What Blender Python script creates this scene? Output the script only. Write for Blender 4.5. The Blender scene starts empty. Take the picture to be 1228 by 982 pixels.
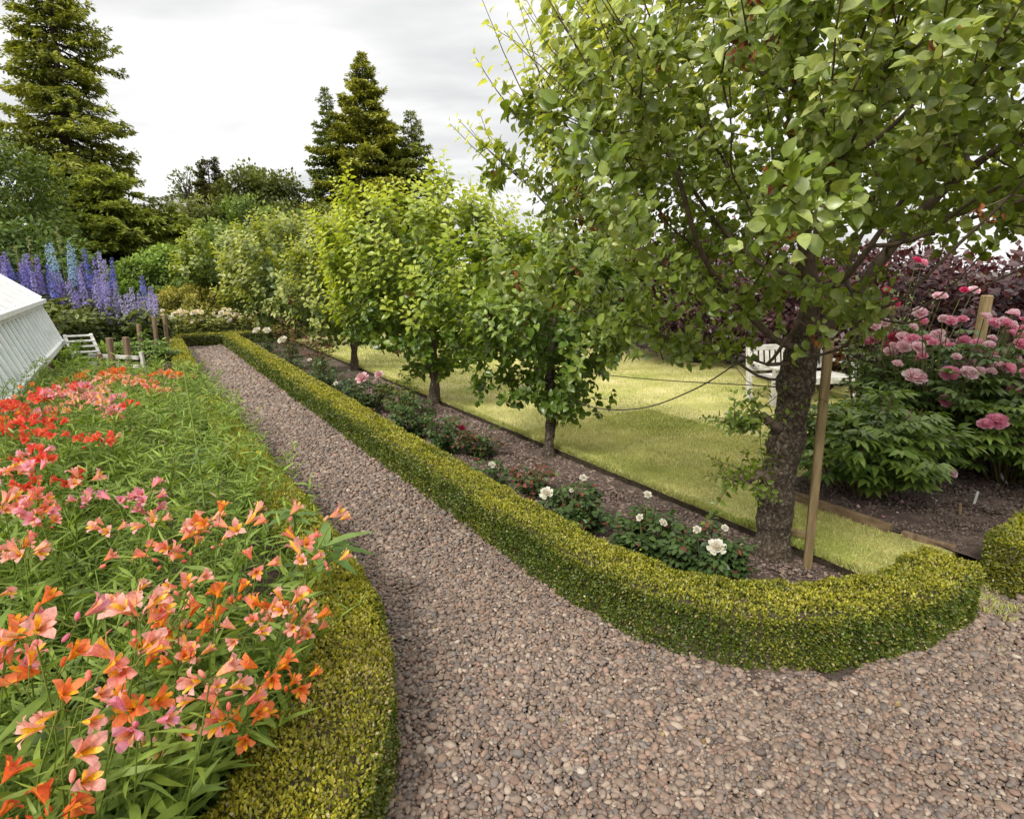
import bpy, math, numpy as np
from mathutils import Matrix, Vector, Quaternion
rng = np.random.default_rng(7)
S = bpy.context.scene
COL = S.collection
PI = math.pi

# ------------------------------------------------------------------ basics
D_ = np.array([-.541, .841]); N_ = np.array([.841, .541])        # garden axes: along the path, across it
def P(s, t):                                                      # garden axes -> world x, y
    v = D_*s + N_*t
    return float(v[0]), float(v[1])
def ST(x, y):
    return x*D_[0]+y*D_[1], x*N_[0]+y*N_[1]
def A(*a): return np.array(a, float)
def unit(v):
    v = np.asarray(v, float)
    return v/np.maximum(np.linalg.norm(v, axis=-1, keepdims=True), 1e-9)
def nz(p, f=1.0, seed=0.0):                                       # cheap smooth noise, about -1..1
    p = np.asarray(p)*f
    x, y, z = p[..., 0]+seed, p[..., 1]+seed*1.7, p[..., 2]-seed*.6
    return (np.sin(1.7*x+1.3*np.sin(1.1*y+.4*z)+.7)+np.sin(1.9*y+1.2*np.sin(1.3*z+.5*x)+2.1)
            + np.sin(2.1*z+1.4*np.sin(.9*x+.8*y)+4.2)+.5*np.sin(4.1*x+3.7*y+3.3*z))/3.0
def frames(d, up):
    y = unit(d); z = np.asarray(up, float)
    z = z-np.sum(z*y, -1, keepdims=True)*y
    z = unit(z+1e-5); x = np.cross(y, z)
    return np.stack([x, y, z], -1)
def rdir(n):
    return unit(rng.normal(size=(n, 3)))
def mixc(a, b, f):
    f = np.asarray(f)[..., None]
    return np.asarray(a)*(1-f)+np.asarray(b)*f

class MB:
    def __init__(s): s.V = []; s.F = []; s.C = []; s.M = []; s.n = 0
    def add(s, V, F, col=(.5, .5, .5), mat=0):
        V = np.asarray(V, float).reshape(-1, 3); F = np.asarray(F, int)
        c = np.asarray(col, float)
        s.C.append(np.broadcast_to(c, (len(V), 3)) if c.ndim == 1 else c)
        s.V.append(V)
        s.F.append(F+s.n); s.M.append(np.full(len(F), mat)); s.n += len(V)
    def inst(s, T, F, R, sc, p, col, tint=None, mat=0):
        n, m = len(p), len(T)
        sc = np.asarray(sc, float)
        if sc.ndim == 1: sc = sc[:, None]
        TT = T if T.ndim == 3 else T[None]
        V = np.einsum('nij,nmj->nmi', R, TT*sc[:, None, :])+np.asarray(p)[:, None, :]
        C = np.broadcast_to(np.asarray(col, float).reshape(-1, 1, 3), (n, m, 3))
        if tint is not None:
            tint = np.asarray(tint, float)
            C = C*(tint[None, :, None] if tint.ndim == 1 else tint[None])
        FF = (F[None]+(np.arange(n)*m)[:, None, None]).reshape(-1, F.shape[1])
        s.add(V.reshape(-1, 3), FF, C.reshape(-1, 3), mat)
    def tube(s, pts, rad, k=6, col=(.5, .5, .5), cap=True, mat=0, bump=0.0):
        pts = np.asarray(pts, float); m = len(pts)
        rad = np.broadcast_to(np.asarray(rad, float), (m,))
        d = np.gradient(pts, axis=0); d = unit(d)
        u = np.cross(d, A(.31, .17, .93)); bad = np.linalg.norm(u, axis=1) < .1
        u[bad] = np.cross(d[bad], A(1, 0, 0)); u = unit(u)
        for i in range(1, m):
            w = u[i-1]-np.dot(u[i-1], d[i])*d[i]
            if np.linalg.norm(w) > 1e-4: u[i] = w/np.linalg.norm(w)
        v = np.cross(d, u)
        a = np.arange(k)*2*PI/k
        ring = np.cos(a)[None, :, None]*u[:, None]+np.sin(a)[None, :, None]*v[:, None]
        V = pts[:, None]+ring*rad[:, None, None]
        if bump:
            V = pts[:, None]+ring*(rad[:, None]*(1+bump*nz(V, 18)+.6*bump*nz(V, 45)))[..., None]
        i = np.arange(m-1)[:, None]*k; j = np.arange(k)[None]; j2 = (j+1) % k
        F = np.stack([i+j, i+j2, i+k+j2, i+k+j], -1).reshape(-1, 4)
        s.add(V.reshape(-1, 3), F, col, mat)
        if cap:
            V2 = np.concatenate([V[-1], pts[-1:]+d[-1:]*rad[-1]*.3])
            F2 = np.array([[q, (q+1) % k, k] for q in range(k)]); s.add(V2, F2, col, mat)
            V2 = np.concatenate([V[0], pts[:1]])
            F2 = np.array([[(q+1) % k, q, k] for q in range(k)]); s.add(V2, F2, col, mat)
    def box(s, c, size, R=None, col=(.5, .5, .5), mat=0, bev=.0):
        c = np.asarray(c, float); h = np.asarray(size, float)/2
        b = min(bev, *(h*.9)) if bev else 0
        if not b:
            V = np.array([[x, y, z] for x in (-1, 1) for y in (-1, 1) for z in (-1, 1)])*h
            F = [[0, 1, 3, 2], [4, 6, 7, 5], [0, 4, 5, 1], [2, 3, 7, 6], [0, 2, 6, 4], [1, 5, 7, 3]]
            if R is not None: V = V@np.asarray(R).T
            s.add(V+c, F, col, mat); return
        bm_v = []; idx = {}
        for x in (-1, 1):
            for y in (-1, 1):
                for z in (-1, 1):
                    for ax in range(3):
                        v = A(x, y, z)*(h-b); v[ax] = (x, y, z)[ax]*h[ax]
                        idx[(x, y, z, ax)] = len(bm_v); bm_v.append(v)
        Q = []; T = []
        for ax in range(3):
            o = [q for q in range(3) if q != ax]
            for sg in (-1, 1):
                ring = []
                for p_, q_ in ((-1, -1), (1, -1), (1, 1), (-1, 1)):
                    k = [0, 0, 0]; k[ax] = sg; k[o[0]] = p_; k[o[1]] = q_
                    ring.append(idx[(*k, ax)])
                Q.append(ring if (sg > 0) == (ax != 1) else ring[::-1])
        for ax in range(3):
            o = [q for q in range(3) if q != ax]
            for p_ in (-1, 1):
                for q_ in (-1, 1):
                    k1 = [0, 0, 0]; k1[o[0]] = p_; k1[o[1]] = q_; k2 = list(k1); k1[ax] = -1; k2[ax] = 1
                    Q.append([idx[(*k1, o[0])], idx[(*k2, o[0])], idx[(*k2, o[1])], idx[(*k1, o[1])]])
        for x in (-1, 1):
            for y in (-1, 1):
                for z in (-1, 1): T.append([idx[(x, y, z, q)] for q in range(3)])
        V = np.array(bm_v)
        if R is not None: V = V@np.asarray(R).T
        s.add(V+c, Q, col, mat)
        s.add(V+c, T, col, mat)
    def mesh(s, name, mats, smooth=True):
        me = bpy.data.meshes.new(name)
        V = np.concatenate(s.V); C = np.concatenate(s.C)
        ls = np.concatenate([np.full(len(f), f.shape[1]) for f in s.F])
        L = np.concatenate([f.ravel() for f in s.F])
        me.vertices.add(len(V)); me.vertices.foreach_set('co', V.astype(np.float32).ravel())
        me.loops.add(len(L)); me.loops.foreach_set('vertex_index', L.astype(np.int32))
        me.polygons.add(len(ls))
        me.polygons.foreach_set('loop_start', np.concatenate([[0], np.cumsum(ls)[:-1]]).astype(np.int32))
        if len(mats) > 1: me.polygons.foreach_set('material_index', np.concatenate(s.M).astype(np.int32))
        me.polygons.foreach_set('use_smooth', np.full(len(ls), bool(smooth)))
        at = me.attributes.new('Col', 'FLOAT_COLOR', 'POINT')
        at.data.foreach_set('color', np.concatenate([C, np.ones((len(C), 1))], 1).astype(np.float32).ravel())
        for m in mats: me.materials.append(m)
        me.update(calc_edges=True); me.validate()
        return me
    def build(s, name, mats, parent=None, smooth=True, origin=None):
        if not isinstance(mats, (list, tuple)): mats = [mats]
        off = A(0, 0, 0)
        if parent is not None: off = np.array(wloc(parent))
        if origin is not None: off = np.array(origin)
        s.V = [v-off for v in s.V]
        me = s.mesh(name, mats, smooth)
        o = bpy.data.objects.new(name, me); COL.objects.link(o)
        if parent is not None: o.parent = parent
        if origin is not None: o.location = Vector(origin)-(Vector(wloc(parent)) if parent is not None else Vector())
        return o
def wloc(o):
    l = Vector(o.location)
    while o.parent is not None:
        o = o.parent; l += Vector(o.location)
    return l
def tag(o, label, cat, group=None):
    o['label'] = label; o['category'] = cat
    if group: o['group'] = group
    return o
def thing(name, label, cat, loc=(0, 0, 0), group=None):
    o = bpy.data.objects.new(name, None); COL.objects.link(o); o.location = loc
    o.empty_display_size = .1
    return tag(o, label, cat, group)
def kind(o, k): o['kind'] = k; return o

# ------------------------------------------------------------------ materials
def newmat(name):
    m = bpy.data.materials.new(name); m.use_nodes = True; nt = m.node_tree; nt.nodes.clear()
    out = nt.nodes.new('ShaderNodeOutputMaterial')
    return m, nt, out
def nd(nt, t, **kw):
    n = nt.nodes.new(t)
    for k, v in kw.items():
        if k in n.inputs.keys() if isinstance(k, str) else False: n.inputs[k].default_value = v
        else: setattr(n, k, v)
    return n
def noise(nt, scale, detail=4, rough=.55, vec=None):
    n = nt.nodes.new('ShaderNodeTexNoise'); n.inputs['Scale'].default_value = scale
    n.inputs['Detail'].default_value = detail; n.inputs['Roughness'].default_value = rough
    if vec is None:
        g = nt.nodes.new('ShaderNodeNewGeometry'); vec = g.outputs['Position']
    nt.links.new(vec, n.inputs['Vector']); return n
def ramp(nt, src, pts):
    r = nt.nodes.new('ShaderNodeValToRGB'); e = r.color_ramp.elements
    while len(e) < len(pts): e.new(.5)
    for q, (p, c) in zip(e, pts):
        q.position = p; q.color = (*c, 1) if len(c) == 3 else c
    nt.links.new(src, r.inputs['Fac']); return r
def mul(nt, a, b, fac=1.0, mode='MULTIPLY'):
    m = nt.nodes.new('ShaderNodeMix'); m.data_type = 'RGBA'; m.blend_type = mode
    m.inputs['Factor'].default_value = fac
    nt.links.new(a, m.inputs[6]); nt.links.new(b, m.inputs[7]); return m.outputs[2]
def bump(nt, h, strength=.5, dist=.01):
    b = nt.nodes.new('ShaderNodeBump'); b.inputs['Strength'].default_value = strength; b.inputs['Distance'].default_value = dist
    nt.links.new(h, b.inputs['Height']); return b.outputs['Normal']
def leafmat(name, rough=.45, trans=.3, spec=.5, vary=.25, nscale=40, tcol=(1.25, 1.2, .5)):
    m, nt, out = newmat(name)
    a = nt.nodes.new('ShaderNodeAttribute'); a.attribute_name = 'Col'
    n = noise(nt, nscale, 2)
    r = ramp(nt, n.outputs['Fac'], [(.3, (1-vary,)*3), (.7, (1+vary*.6,)*3)])
    c = mul(nt, a.outputs['Color'], r.outputs['Color'])
    p = nt.nodes.new('ShaderNodeBsdfPrincipled'); p.inputs['Roughness'].default_value = rough
    p.inputs['Specular IOR Level'].default_value = spec
    nt.links.new(c, p.inputs['Base Color'])
    if trans > 0:
        t = nt.nodes.new('ShaderNodeBsdfTranslucent')
        k = nt.nodes.new('ShaderNodeRGB'); k.outputs[0].default_value = (*tcol, 1)
        nt.links.new(mul(nt, c, k.outputs[0]), t.inputs['Color'])
        x = nt.nodes.new('ShaderNodeMixShader'); x.inputs[0].default_value = trans
        nt.links.new(p.outputs[0], x.inputs[1]); nt.links.new(t.outputs[0], x.inputs[2])
        nt.links.new(x.outputs[0], out.inputs[0])
    else: nt.links.new(p.outputs[0], out.inputs[0])
    return m
def solidmat(name, pts, scale=8, detail=5, rough=.8, bs=.4, bd=.01, bscale=None, stretch=None, attr=False, spec=.3):
    m, nt, out = newmat(name)
    g = nt.nodes.new('ShaderNodeNewGeometry'); vec = g.outputs['Position']
    if stretch:
        mp = nt.nodes.new('ShaderNodeMapping'); mp.inputs['Scale'].default_value = stretch
        nt.links.new(vec, mp.inputs['Vector']); vec = mp.outputs['Vector']
    n = noise(nt, scale, detail, .6, vec)
    r = ramp(nt, n.outputs['Fac'], pts)
    c = r.outputs['Color']
    if attr:
        a = nt.nodes.new('ShaderNodeAttribute'); a.attribute_name = 'Col'; c = mul(nt, a.outputs['Color'], c)
    p = nt.nodes.new('ShaderNodeBsdfPrincipled'); p.inputs['Roughness'].default_value = rough
    p.inputs['Specular IOR Level'].default_value = spec
    nt.links.new(c, p.inputs['Base Color'])
    if bs:
        n2 = noise(nt, bscale or scale*3, 6, .65, vec)
        nt.links.new(bump(nt, n2.outputs['Fac'], bs, bd), p.inputs['Normal'])
    nt.links.new(p.outputs[0], out.inputs[0]); return m

M = {}
M['box_leaf'] = leafmat('box_leaf', .42, .3, .45, .2, 14)
M['apple_leaf'] = leafmat('apple_leaf', .33, .40, .55, .22, 60, (1.65, 1.55, .5))
M['leaf'] = leafmat('leaf', .45, .38, .35, .2, 20)
M['dark_leaf'] = leafmat('dark_leaf', .4, .28, .32, .2, 30)
M['far_leaf'] = leafmat('far_leaf', .6, .3, .25, .35, 1.3)
M['needle'] = leafmat('needle', .6, .3, .25, .35, .9, (1.2, 1.15, .5))
M['purple_leaf'] = leafmat('purple_leaf', .4, .25, .5, .3, 6, (1.6, .7, .5))
M['blade'] = leafmat('blade', .5, .35, .35, .2, 4)
M['petal'] = leafmat('petal', .65, .4, .2, .22, 170, (1.1, .95, .9))
M['dead_leaf'] = leafmat('dead_leaf', .7, .2, .2, .3, 90, (1.2, .9, .6))
M['bark'] = solidmat('bark', [(.3, (.022, .016, .011)), (.48, (.07, .05, .034)), (.60, (.14, .11, .08)), (.68, (.30, .29, .22))], 60, 7, .9, 1.0, .02, 70, (1, 1, .75))
M['twig'] = solidmat('twig', [(.3, (.06, .042, .028)), (.7, (.15, .115, .085))], 30, 4, .8, .4, .004, 80)
M['far_bark'] = solidmat('far_bark', [(.3, (.035, .026, .018)), (.7, (.1, .075, .055))], 3, 5, .9, .5, .05, 9, (1, 1, .3))
M['stem'] = leafmat('stem', .5, .1, .4, .15, 30)
M['post'] = solidmat('post', [(.3, (.13, .09, .042)), (.55, (.24, .175, .085)), (.75, (.32, .25, .14))], 9, 6, .85, .45, .004, 40, (5, 5, .5))
M['old_post'] = solidmat('old_post', [(.3, (.10, .065, .04)), (.55, (.2, .135, .085)), (.75, (.3, .22, .15))], 9, 6, .9, .45, .004, 40, (5, 5, .5))
M['board'] = solidmat('board', [(.3, (.10, .065, .035)), (.55, (.19, .13, .075)), (.75, (.27, .2, .12))], 7, 6, .9, .5, .004, 40, (1.5, 1.5, 5))
M['white_paint'] = solidmat('white_paint', [(.3, (.66, .66, .63)), (.5, (.8, .8, .77)), (.7, (.84, .84, .82))], 5, 6, .45, .15, .002, 40)
M['weathered_white'] = solidmat('weathered_white', [(.3, (.34, .33, .28)), (.5, (.52, .50, .45)), (.72, (.66, .64, .58))], 12, 6, .7, .3, .003, 60)
M['brick'] = solidmat('brick', [(.3, (.07, .045, .032)), (.55, (.17, .09, .06)), (.75, (.25, .16, .12))], 12, 5, .9, .6, .01, 30)
M['metal'] = solidmat('metal', [(.3, (.05, .045, .04)), (.7, (.16, .13, .1))], 40, 3, .6, .2, .001, 90)
M['tagw'] = solidmat('tagw', [(.3, (.6, .6, .56)), (.7, (.75, .75, .7))], 30, 3, .5, .05, .001)
M['apple_skin'] = solidmat('apple_skin', [(.3, (.2, .27, .06)), (.6, (.3, .36, .1)), (.8, (.4, .26, .12))], 40, 3, .35, 0, spec=.5)
M['stone'] = solidmat('stone', [(.25, (.78, .78, .78)), (.75, (1.15, 1.12, 1.1))], 70, 4, .75, .25, .002, 220, attr=True, spec=.35)
M['clod'] = solidmat('clod', [(.25, (.7, .7, .7)), (.75, (1.2, 1.2, 1.2))], 60, 4, .95, .4, .003, 200, attr=True, spec=.1)
def glassmat():
    m, nt, out = newmat('pane_glass')
    p = nt.nodes.new('ShaderNodeBsdfPrincipled')
    n = noise(nt, 3.5, 5)
    r = ramp(nt, n.outputs['Fac'], [(.35, (.55, .66, .68)), (.65, (.76, .81, .80))])
    nt.links.new(r.outputs['Color'], p.inputs['Base Color'])
    p.inputs['Roughness'].default_value = .12; p.inputs['Specular IOR Level'].default_value = .6
    nt.links.new(p.outputs[0], out.inputs[0]); return m
M['glass'] = glassmat()                                           # panes whitewashed inside with shading paint

def groundmat(name, pts, s1, s2, bs, bd, rough=.95, extra=None):
    m, nt, out = newmat(name)
    n1 = noise(nt, s1, 6, .6); n2 = noise(nt, s2, 6, .7)
    r = ramp(nt, n1.outputs['Fac'], pts)
    r2 = ramp(nt, n2.outputs['Fac'], [(.3, (.6, .6, .6)), (.7, (1.25, 1.25, 1.25))])
    c = mul(nt, r.outputs['Color'], r2.outputs['Color'])
    if extra: c = extra(nt, c)
    p = nt.nodes.new('ShaderNodeBsdfPrincipled'); p.inputs['Roughness'].default_value = rough
    p.inputs['Specular IOR Level'].default_value = .15
    nt.links.new(c, p.inputs['Base Color'])
    nt.links.new(bump(nt, n2.outputs['Fac'], bs, bd), p.inputs['Normal'])
    nt.links.new(p.outputs[0], out.inputs[0]); return m
def stripes(nt, c):                                               # mowing stripes across the lawn
    g = nt.nodes.new('ShaderNodeNewGeometry'); mp = nt.nodes.new('ShaderNodeMapping')
    mp.inputs['Rotation'].default_value = (0, 0, math.radians(-8))
    nt.links.new(g.outputs['Position'], mp.inputs['Vector'])
    w = nt.nodes.new('ShaderNodeTexWave'); w.bands_direction = 'Y'; w.inputs['Scale'].default_value = .42
    w.inputs['Distortion'].default_value = .8; w.inputs['Detail'].default_value = 3; w.inputs['Detail Scale'].default_value = 2
    nt.links.new(mp.outputs['Vector'], w.inputs['Vector'])
    r = ramp(nt, w.outputs['Fac'], [(.3, (.9, .92, .85)), (.7, (1.06, 1.05, 1.05))])
    return mul(nt, c, r.outputs['Color'])
M['lawn'] = groundmat('lawn', [(.3, (.36, .37, .10)), (.5, (.50, .46, .18)), (.7, (.58, .52, .25))], 1.6, 110, .6, .012, extra=stripes)
M['field'] = groundmat('field', [(.3, (.06, .08, .02)), (.7, (.13, .14, .04))], .4, 12, .5, .05)
M['soil'] = groundmat('soil', [(.3, (.085, .06, .048)), (.55, (.15, .11, .09)), (.75, (.22, .165, .14))], 9, 70, .9, .02)
M['gravel_base'] = groundmat('gravel_base', [(.3, (.10, .075, .062)), (.7, (.17, .13, .11))], 14, 90, .9, .02)

# ------------------------------------------------------------------ leaf templates (y = length, z = upper side)
def leaf_t(nseg=3, wmax=.34, fold=.10, curl=-.18, peak=.45, tipw=0.0):
    """pointed leaf, folded along its midrib: unit length"""
    V = [[0, 0, 0]]; F = []
    ys = np.linspace(0, 1, nseg+2)[1:-1]
    for y in ys:
        w = wmax*(math.sin(PI*y**(math.log(.5)/math.log(peak))))**.85
        z = curl*y*y
        V += [[-w, y-.03, z+fold*w/wmax], [0, y, z], [w, y-.03, z+fold*w/wmax]]
    V.append([0, 1, curl]); n = len(V)-1
    F += [[0, 2, 1], [0, 3, 2]]
    for k in range(nseg-1):
        a = 1+3*k; b = a+3
        F += [[a, a+1, b+1], [a, b+1, b], [a+1, a+2, b+2], [a+1, b+2, b+1]]
    a = 1+3*(nseg-1); F += [[a, a+1, n], [a+1, a+2, n]]
    return np.array(V, float), np.array(F)
LEAF3 = leaf_t(3); LEAF2 = leaf_t(2, .36, .1, -.15); LEAF1 = leaf_t(1, .32, .08, -.1)
NARROW = leaf_t(3, .05, .012, -.3, .4)
STRAP = leaf_t(4, .075, .015, -.35, .4)
LANCE = leaf_t(3, .17, .05, -.3, .4)
DIAM = (A([0, 0, 0], [.3, .45, .05], [0, 1, 0], [-.3, .45, .05]).reshape(4, 3), np.array([[0, 1, 2], [0, 2, 3]]))
TUFT = (np.array([[0, 0, 0], [.2, .4, .0], [.06, 1, -.14], [-.2, .5, .05]], float), np.array([[0, 1, 2], [0, 2, 3]]))

def ico(sub):
    t = (1+5**.5)/2
    V = unit(A([-1, t, 0], [1, t, 0], [-1, -t, 0], [1, -t, 0], [0, -1, t], [0, 1, t], [0, -1, -t], [0, 1, -t], [t, 0, -1], [t, 0, 1], [-t, 0, -1], [-t, 0, 1]).reshape(12, 3))
    F = [[0, 11, 5], [0, 5, 1], [0, 1, 7], [0, 7, 10], [0, 10, 11], [1, 5, 9], [5, 11, 4], [11, 10, 2], [10, 7, 6], [7, 1, 8], [3, 9, 4], [3, 4, 2], [3, 2, 6], [3, 6, 8], [3, 8, 9], [4, 9, 5], [2, 4, 11], [6, 2, 10], [8, 6, 7], [9, 8, 1]]
    for _ in range(sub):
        V = list(V); c = {}; G = []
        def mid(a, b):
            k = (min(a, b), max(a, b))
            if k not in c: c[k] = len(V); V.append(unit(V[a]+V[b]))
            return c[k]
        for a, b, d in F:
            x, y, z = mid(a, b), mid(b, d), mid(d, a); G += [[a, x, z], [b, y, x], [d, z, y], [x, y, z]]
        F = G
    return np.array(V), np.array(F)
ICO0, ICO1, ICO2 = ico(0), ico(1), ico(2)

# ------------------------------------------------------------------ camera, world, sun
cam = bpy.data.cameras.new('camera'); co = bpy.data.objects.new('camera', cam); COL.objects.link(co)
co.location = (0, 0, 1.7); co.rotation_euler = (math.radians(90-13.3), 0, 0)
cam.sensor_width = 36; cam.lens = 36*700/1228; cam.clip_start = .05; cam.clip_end = 2000
S.camera = co
SUN = unit(A(-.38, -.62, .69))
sl = bpy.data.lights.new('sun', 'SUN'); sl.energy = 1.5; sl.angle = math.radians(11); sl.color = (1, .96, .88)
so = bpy.data.objects.new('sun', sl); COL.objects.link(so)
so.rotation_euler = Vector(SUN).to_track_quat('Z', 'Y').to_euler()
W = bpy.data.worlds.new('World'); S.world = W; W.use_nodes = True
nt = W.node_tree; nt.nodes.clear()
out = nt.nodes.new('ShaderNodeOutputWorld'); bg = nt.nodes.new('ShaderNodeBackground')
sky = nt.nodes.new('ShaderNodeTexSky'); sky.sky_type = 'NISHITA'; sky.sun_disc = False
sky.sun_elevation = math.asin(SUN[2]); sky.sun_rotation = math.atan2(SUN[0], SUN[1])
tc = nt.nodes.new('ShaderNodeTexCoord'); sep = nt.nodes.new('ShaderNodeSeparateXYZ')
nt.links.new(tc.outputs['Generated'], sep.inputs[0])
def mth(op, a, b=None, clamp=False):
    n = nt.nodes.new('ShaderNodeMath'); n.operation = op; n.use_clamp = clamp
    for i, v in enumerate((a, b)):
        if v is None: continue
        if isinstance(v, (int, float)): n.inputs[i].default_value = v
        else: nt.links.new(v, n.inputs[i])
    return n.outputs[0]
den = mth('ADD', mth('MAXIMUM', sep.outputs['Z'], 0.0), .16)
cmb = nt.nodes.new('ShaderNodeCombineXYZ')
nt.links.new(mth('DIVIDE', sep.outputs['X'], den), cmb.inputs[0]); nt.links.new(mth('DIVIDE', sep.outputs['Y'], den), cmb.inputs[1])
mp = nt.nodes.new('ShaderNodeMapping'); mp.inputs['Scale'].default_value = (.55, 1.1, 1); mp.inputs['Location'].default_value = (1.3, .4, 0)
mp.inputs['Rotation'].default_value = (0, 0, math.radians(14))
nt.links.new(cmb.outputs[0], mp.inputs['Vector'])
cn = noise(nt, 1.15, 5, .5, mp.outputs['Vector'])
cr = ramp(nt, cn.outputs['Fac'], [(.32, (2.8, 2.8, 2.8)), (.43, (3.6, 3.6, 3.57)), (.51, (4.4, 4.37, 4.3)), (.7, (5.2, 5.1, 4.95))])
mx = nt.nodes.new('ShaderNodeMix'); mx.data_type = 'RGBA'; mx.inputs['Factor'].default_value = .97
# an overcast sky is two to three times as bright overhead as towards the horizon
zen = nt.nodes.new('ShaderNodeMapRange'); zen.interpolation_type = 'SMOOTHSTEP'
zen.inputs['From Min'].default_value = .34; zen.inputs['From Max'].default_value = .85; zen.inputs['To Min'].default_value = 1.0; zen.inputs['To Max'].default_value = 1.9
nt.links.new(sep.outputs['Z'], zen.inputs['Value'])
vs = nt.nodes.new('ShaderNodeVectorMath'); vs.operation = 'SCALE'; nt.links.new(cr.outputs['Color'], vs.inputs[0]); nt.links.new(zen.outputs[0], vs.inputs['Scale'])
nt.links.new(sky.outputs[0], mx.inputs[6]); nt.links.new(vs.outputs[0], mx.inputs[7])
nt.links.new(mx.outputs[2], bg.inputs['Color']); bg.inputs['Strength'].default_value = .1
nt.links.new(bg.outputs[0], out.inputs[0])
S.view_settings.view_transform = 'Standard'; S.view_settings.look = 'None'; S.view_settings.gamma = 1
S.view_settings.exposure = 1.28; S.view_settings.use_curve_mapping = False
S.render.engine = 'CYCLES'
S.cycles.max_bounces = 6; S.cycles.diffuse_bounces = 4; S.cycles.glossy_bounces = 2; S.cycles.transmission_bounces = 4
S.cycles.use_adaptive_sampling = True; S.cycles.caustics_reflective = False; S.cycles.caustics_refractive = False

# ------------------------------------------------------------------ hedge lines (world xy, width) shared by hedges and gravel
def polyline(pts, step=.04):
    pts = np.asarray(pts, float); out = []
    # Catmull-Rom
    Q = np.vstack([2*pts[0]-pts[1], pts, 2*pts[-1]-pts[-2]])
    for i in range(1, len(Q)-2):
        p0, p1, p2, p3 = Q[i-1], Q[i], Q[i+1], Q[i+2]
        n = max(2, int(np.linalg.norm((p2-p1)[:2])/step))
        for k in range(n):
            u = k/n
            out.append(.5*((2*p1)+(-p0+p2)*u+(2*p0-5*p1+4*p2-p3)*u*u+(-p0+3*p1-3*p2+p3)*u**3))
    out.append(pts[-1]); return np.array(out)
def stl(l): return [(*P(s, t), w) for s, t, w in l]
H_RIGHT = polyline(stl([(15.25, 1.86, .27), (12, 1.855, .26), (9, 1.85, .26), (6, 1.85, .26), (4, 1.85, .25), (3, 1.855, .25), (2.4, 1.87, .26), (2.0, 1.91, .27), (1.68, 1.99, .28), (1.42, 2.15, .28), (1.25, 2.41, .27), (1.13, 2.7, .26), (1.08, 3.0, .27), (1.08, 3.36, .27)]))
H_LEFT = polyline([(-.98, .55, .4), (-.74, .9, .42), (-.63, 1.28, .42), (-.62, 1.7, .40), (-.69, 2.1, .34), (-.88, 2.6, .27), (-1.18, 3.1, .25), (-1.60, 3.74, .25)]+stl([(4.6, .66, .25), (6.2, .63, .25), (7.6, .62, .25)]))
H_FARLEFT = polyline(stl([(10.0, .60, .29), (12, .64, .28), (14, .68, .28), (15.3, .70, .28)]))
H_CROSS = polyline(stl([(15.45, .50, .28), (15.45, 1.2, .28), (15.45, 2.4, .28), (15.45, 3.6, .28)]))
H_FRONT = polyline(stl([(.97, 3.80, .21), (.98, 4.1, .23), (.98, 5.2, .24), (.98, 7.0, .24)]))
def near_line(L, xy):
    d = np.linalg.norm(xy[:, None]-L[None, ::3, :2], axis=2)
    i = d.argmin(1)
    return d[np.arange(len(xy)), i], L[::3][i, 2]

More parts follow.
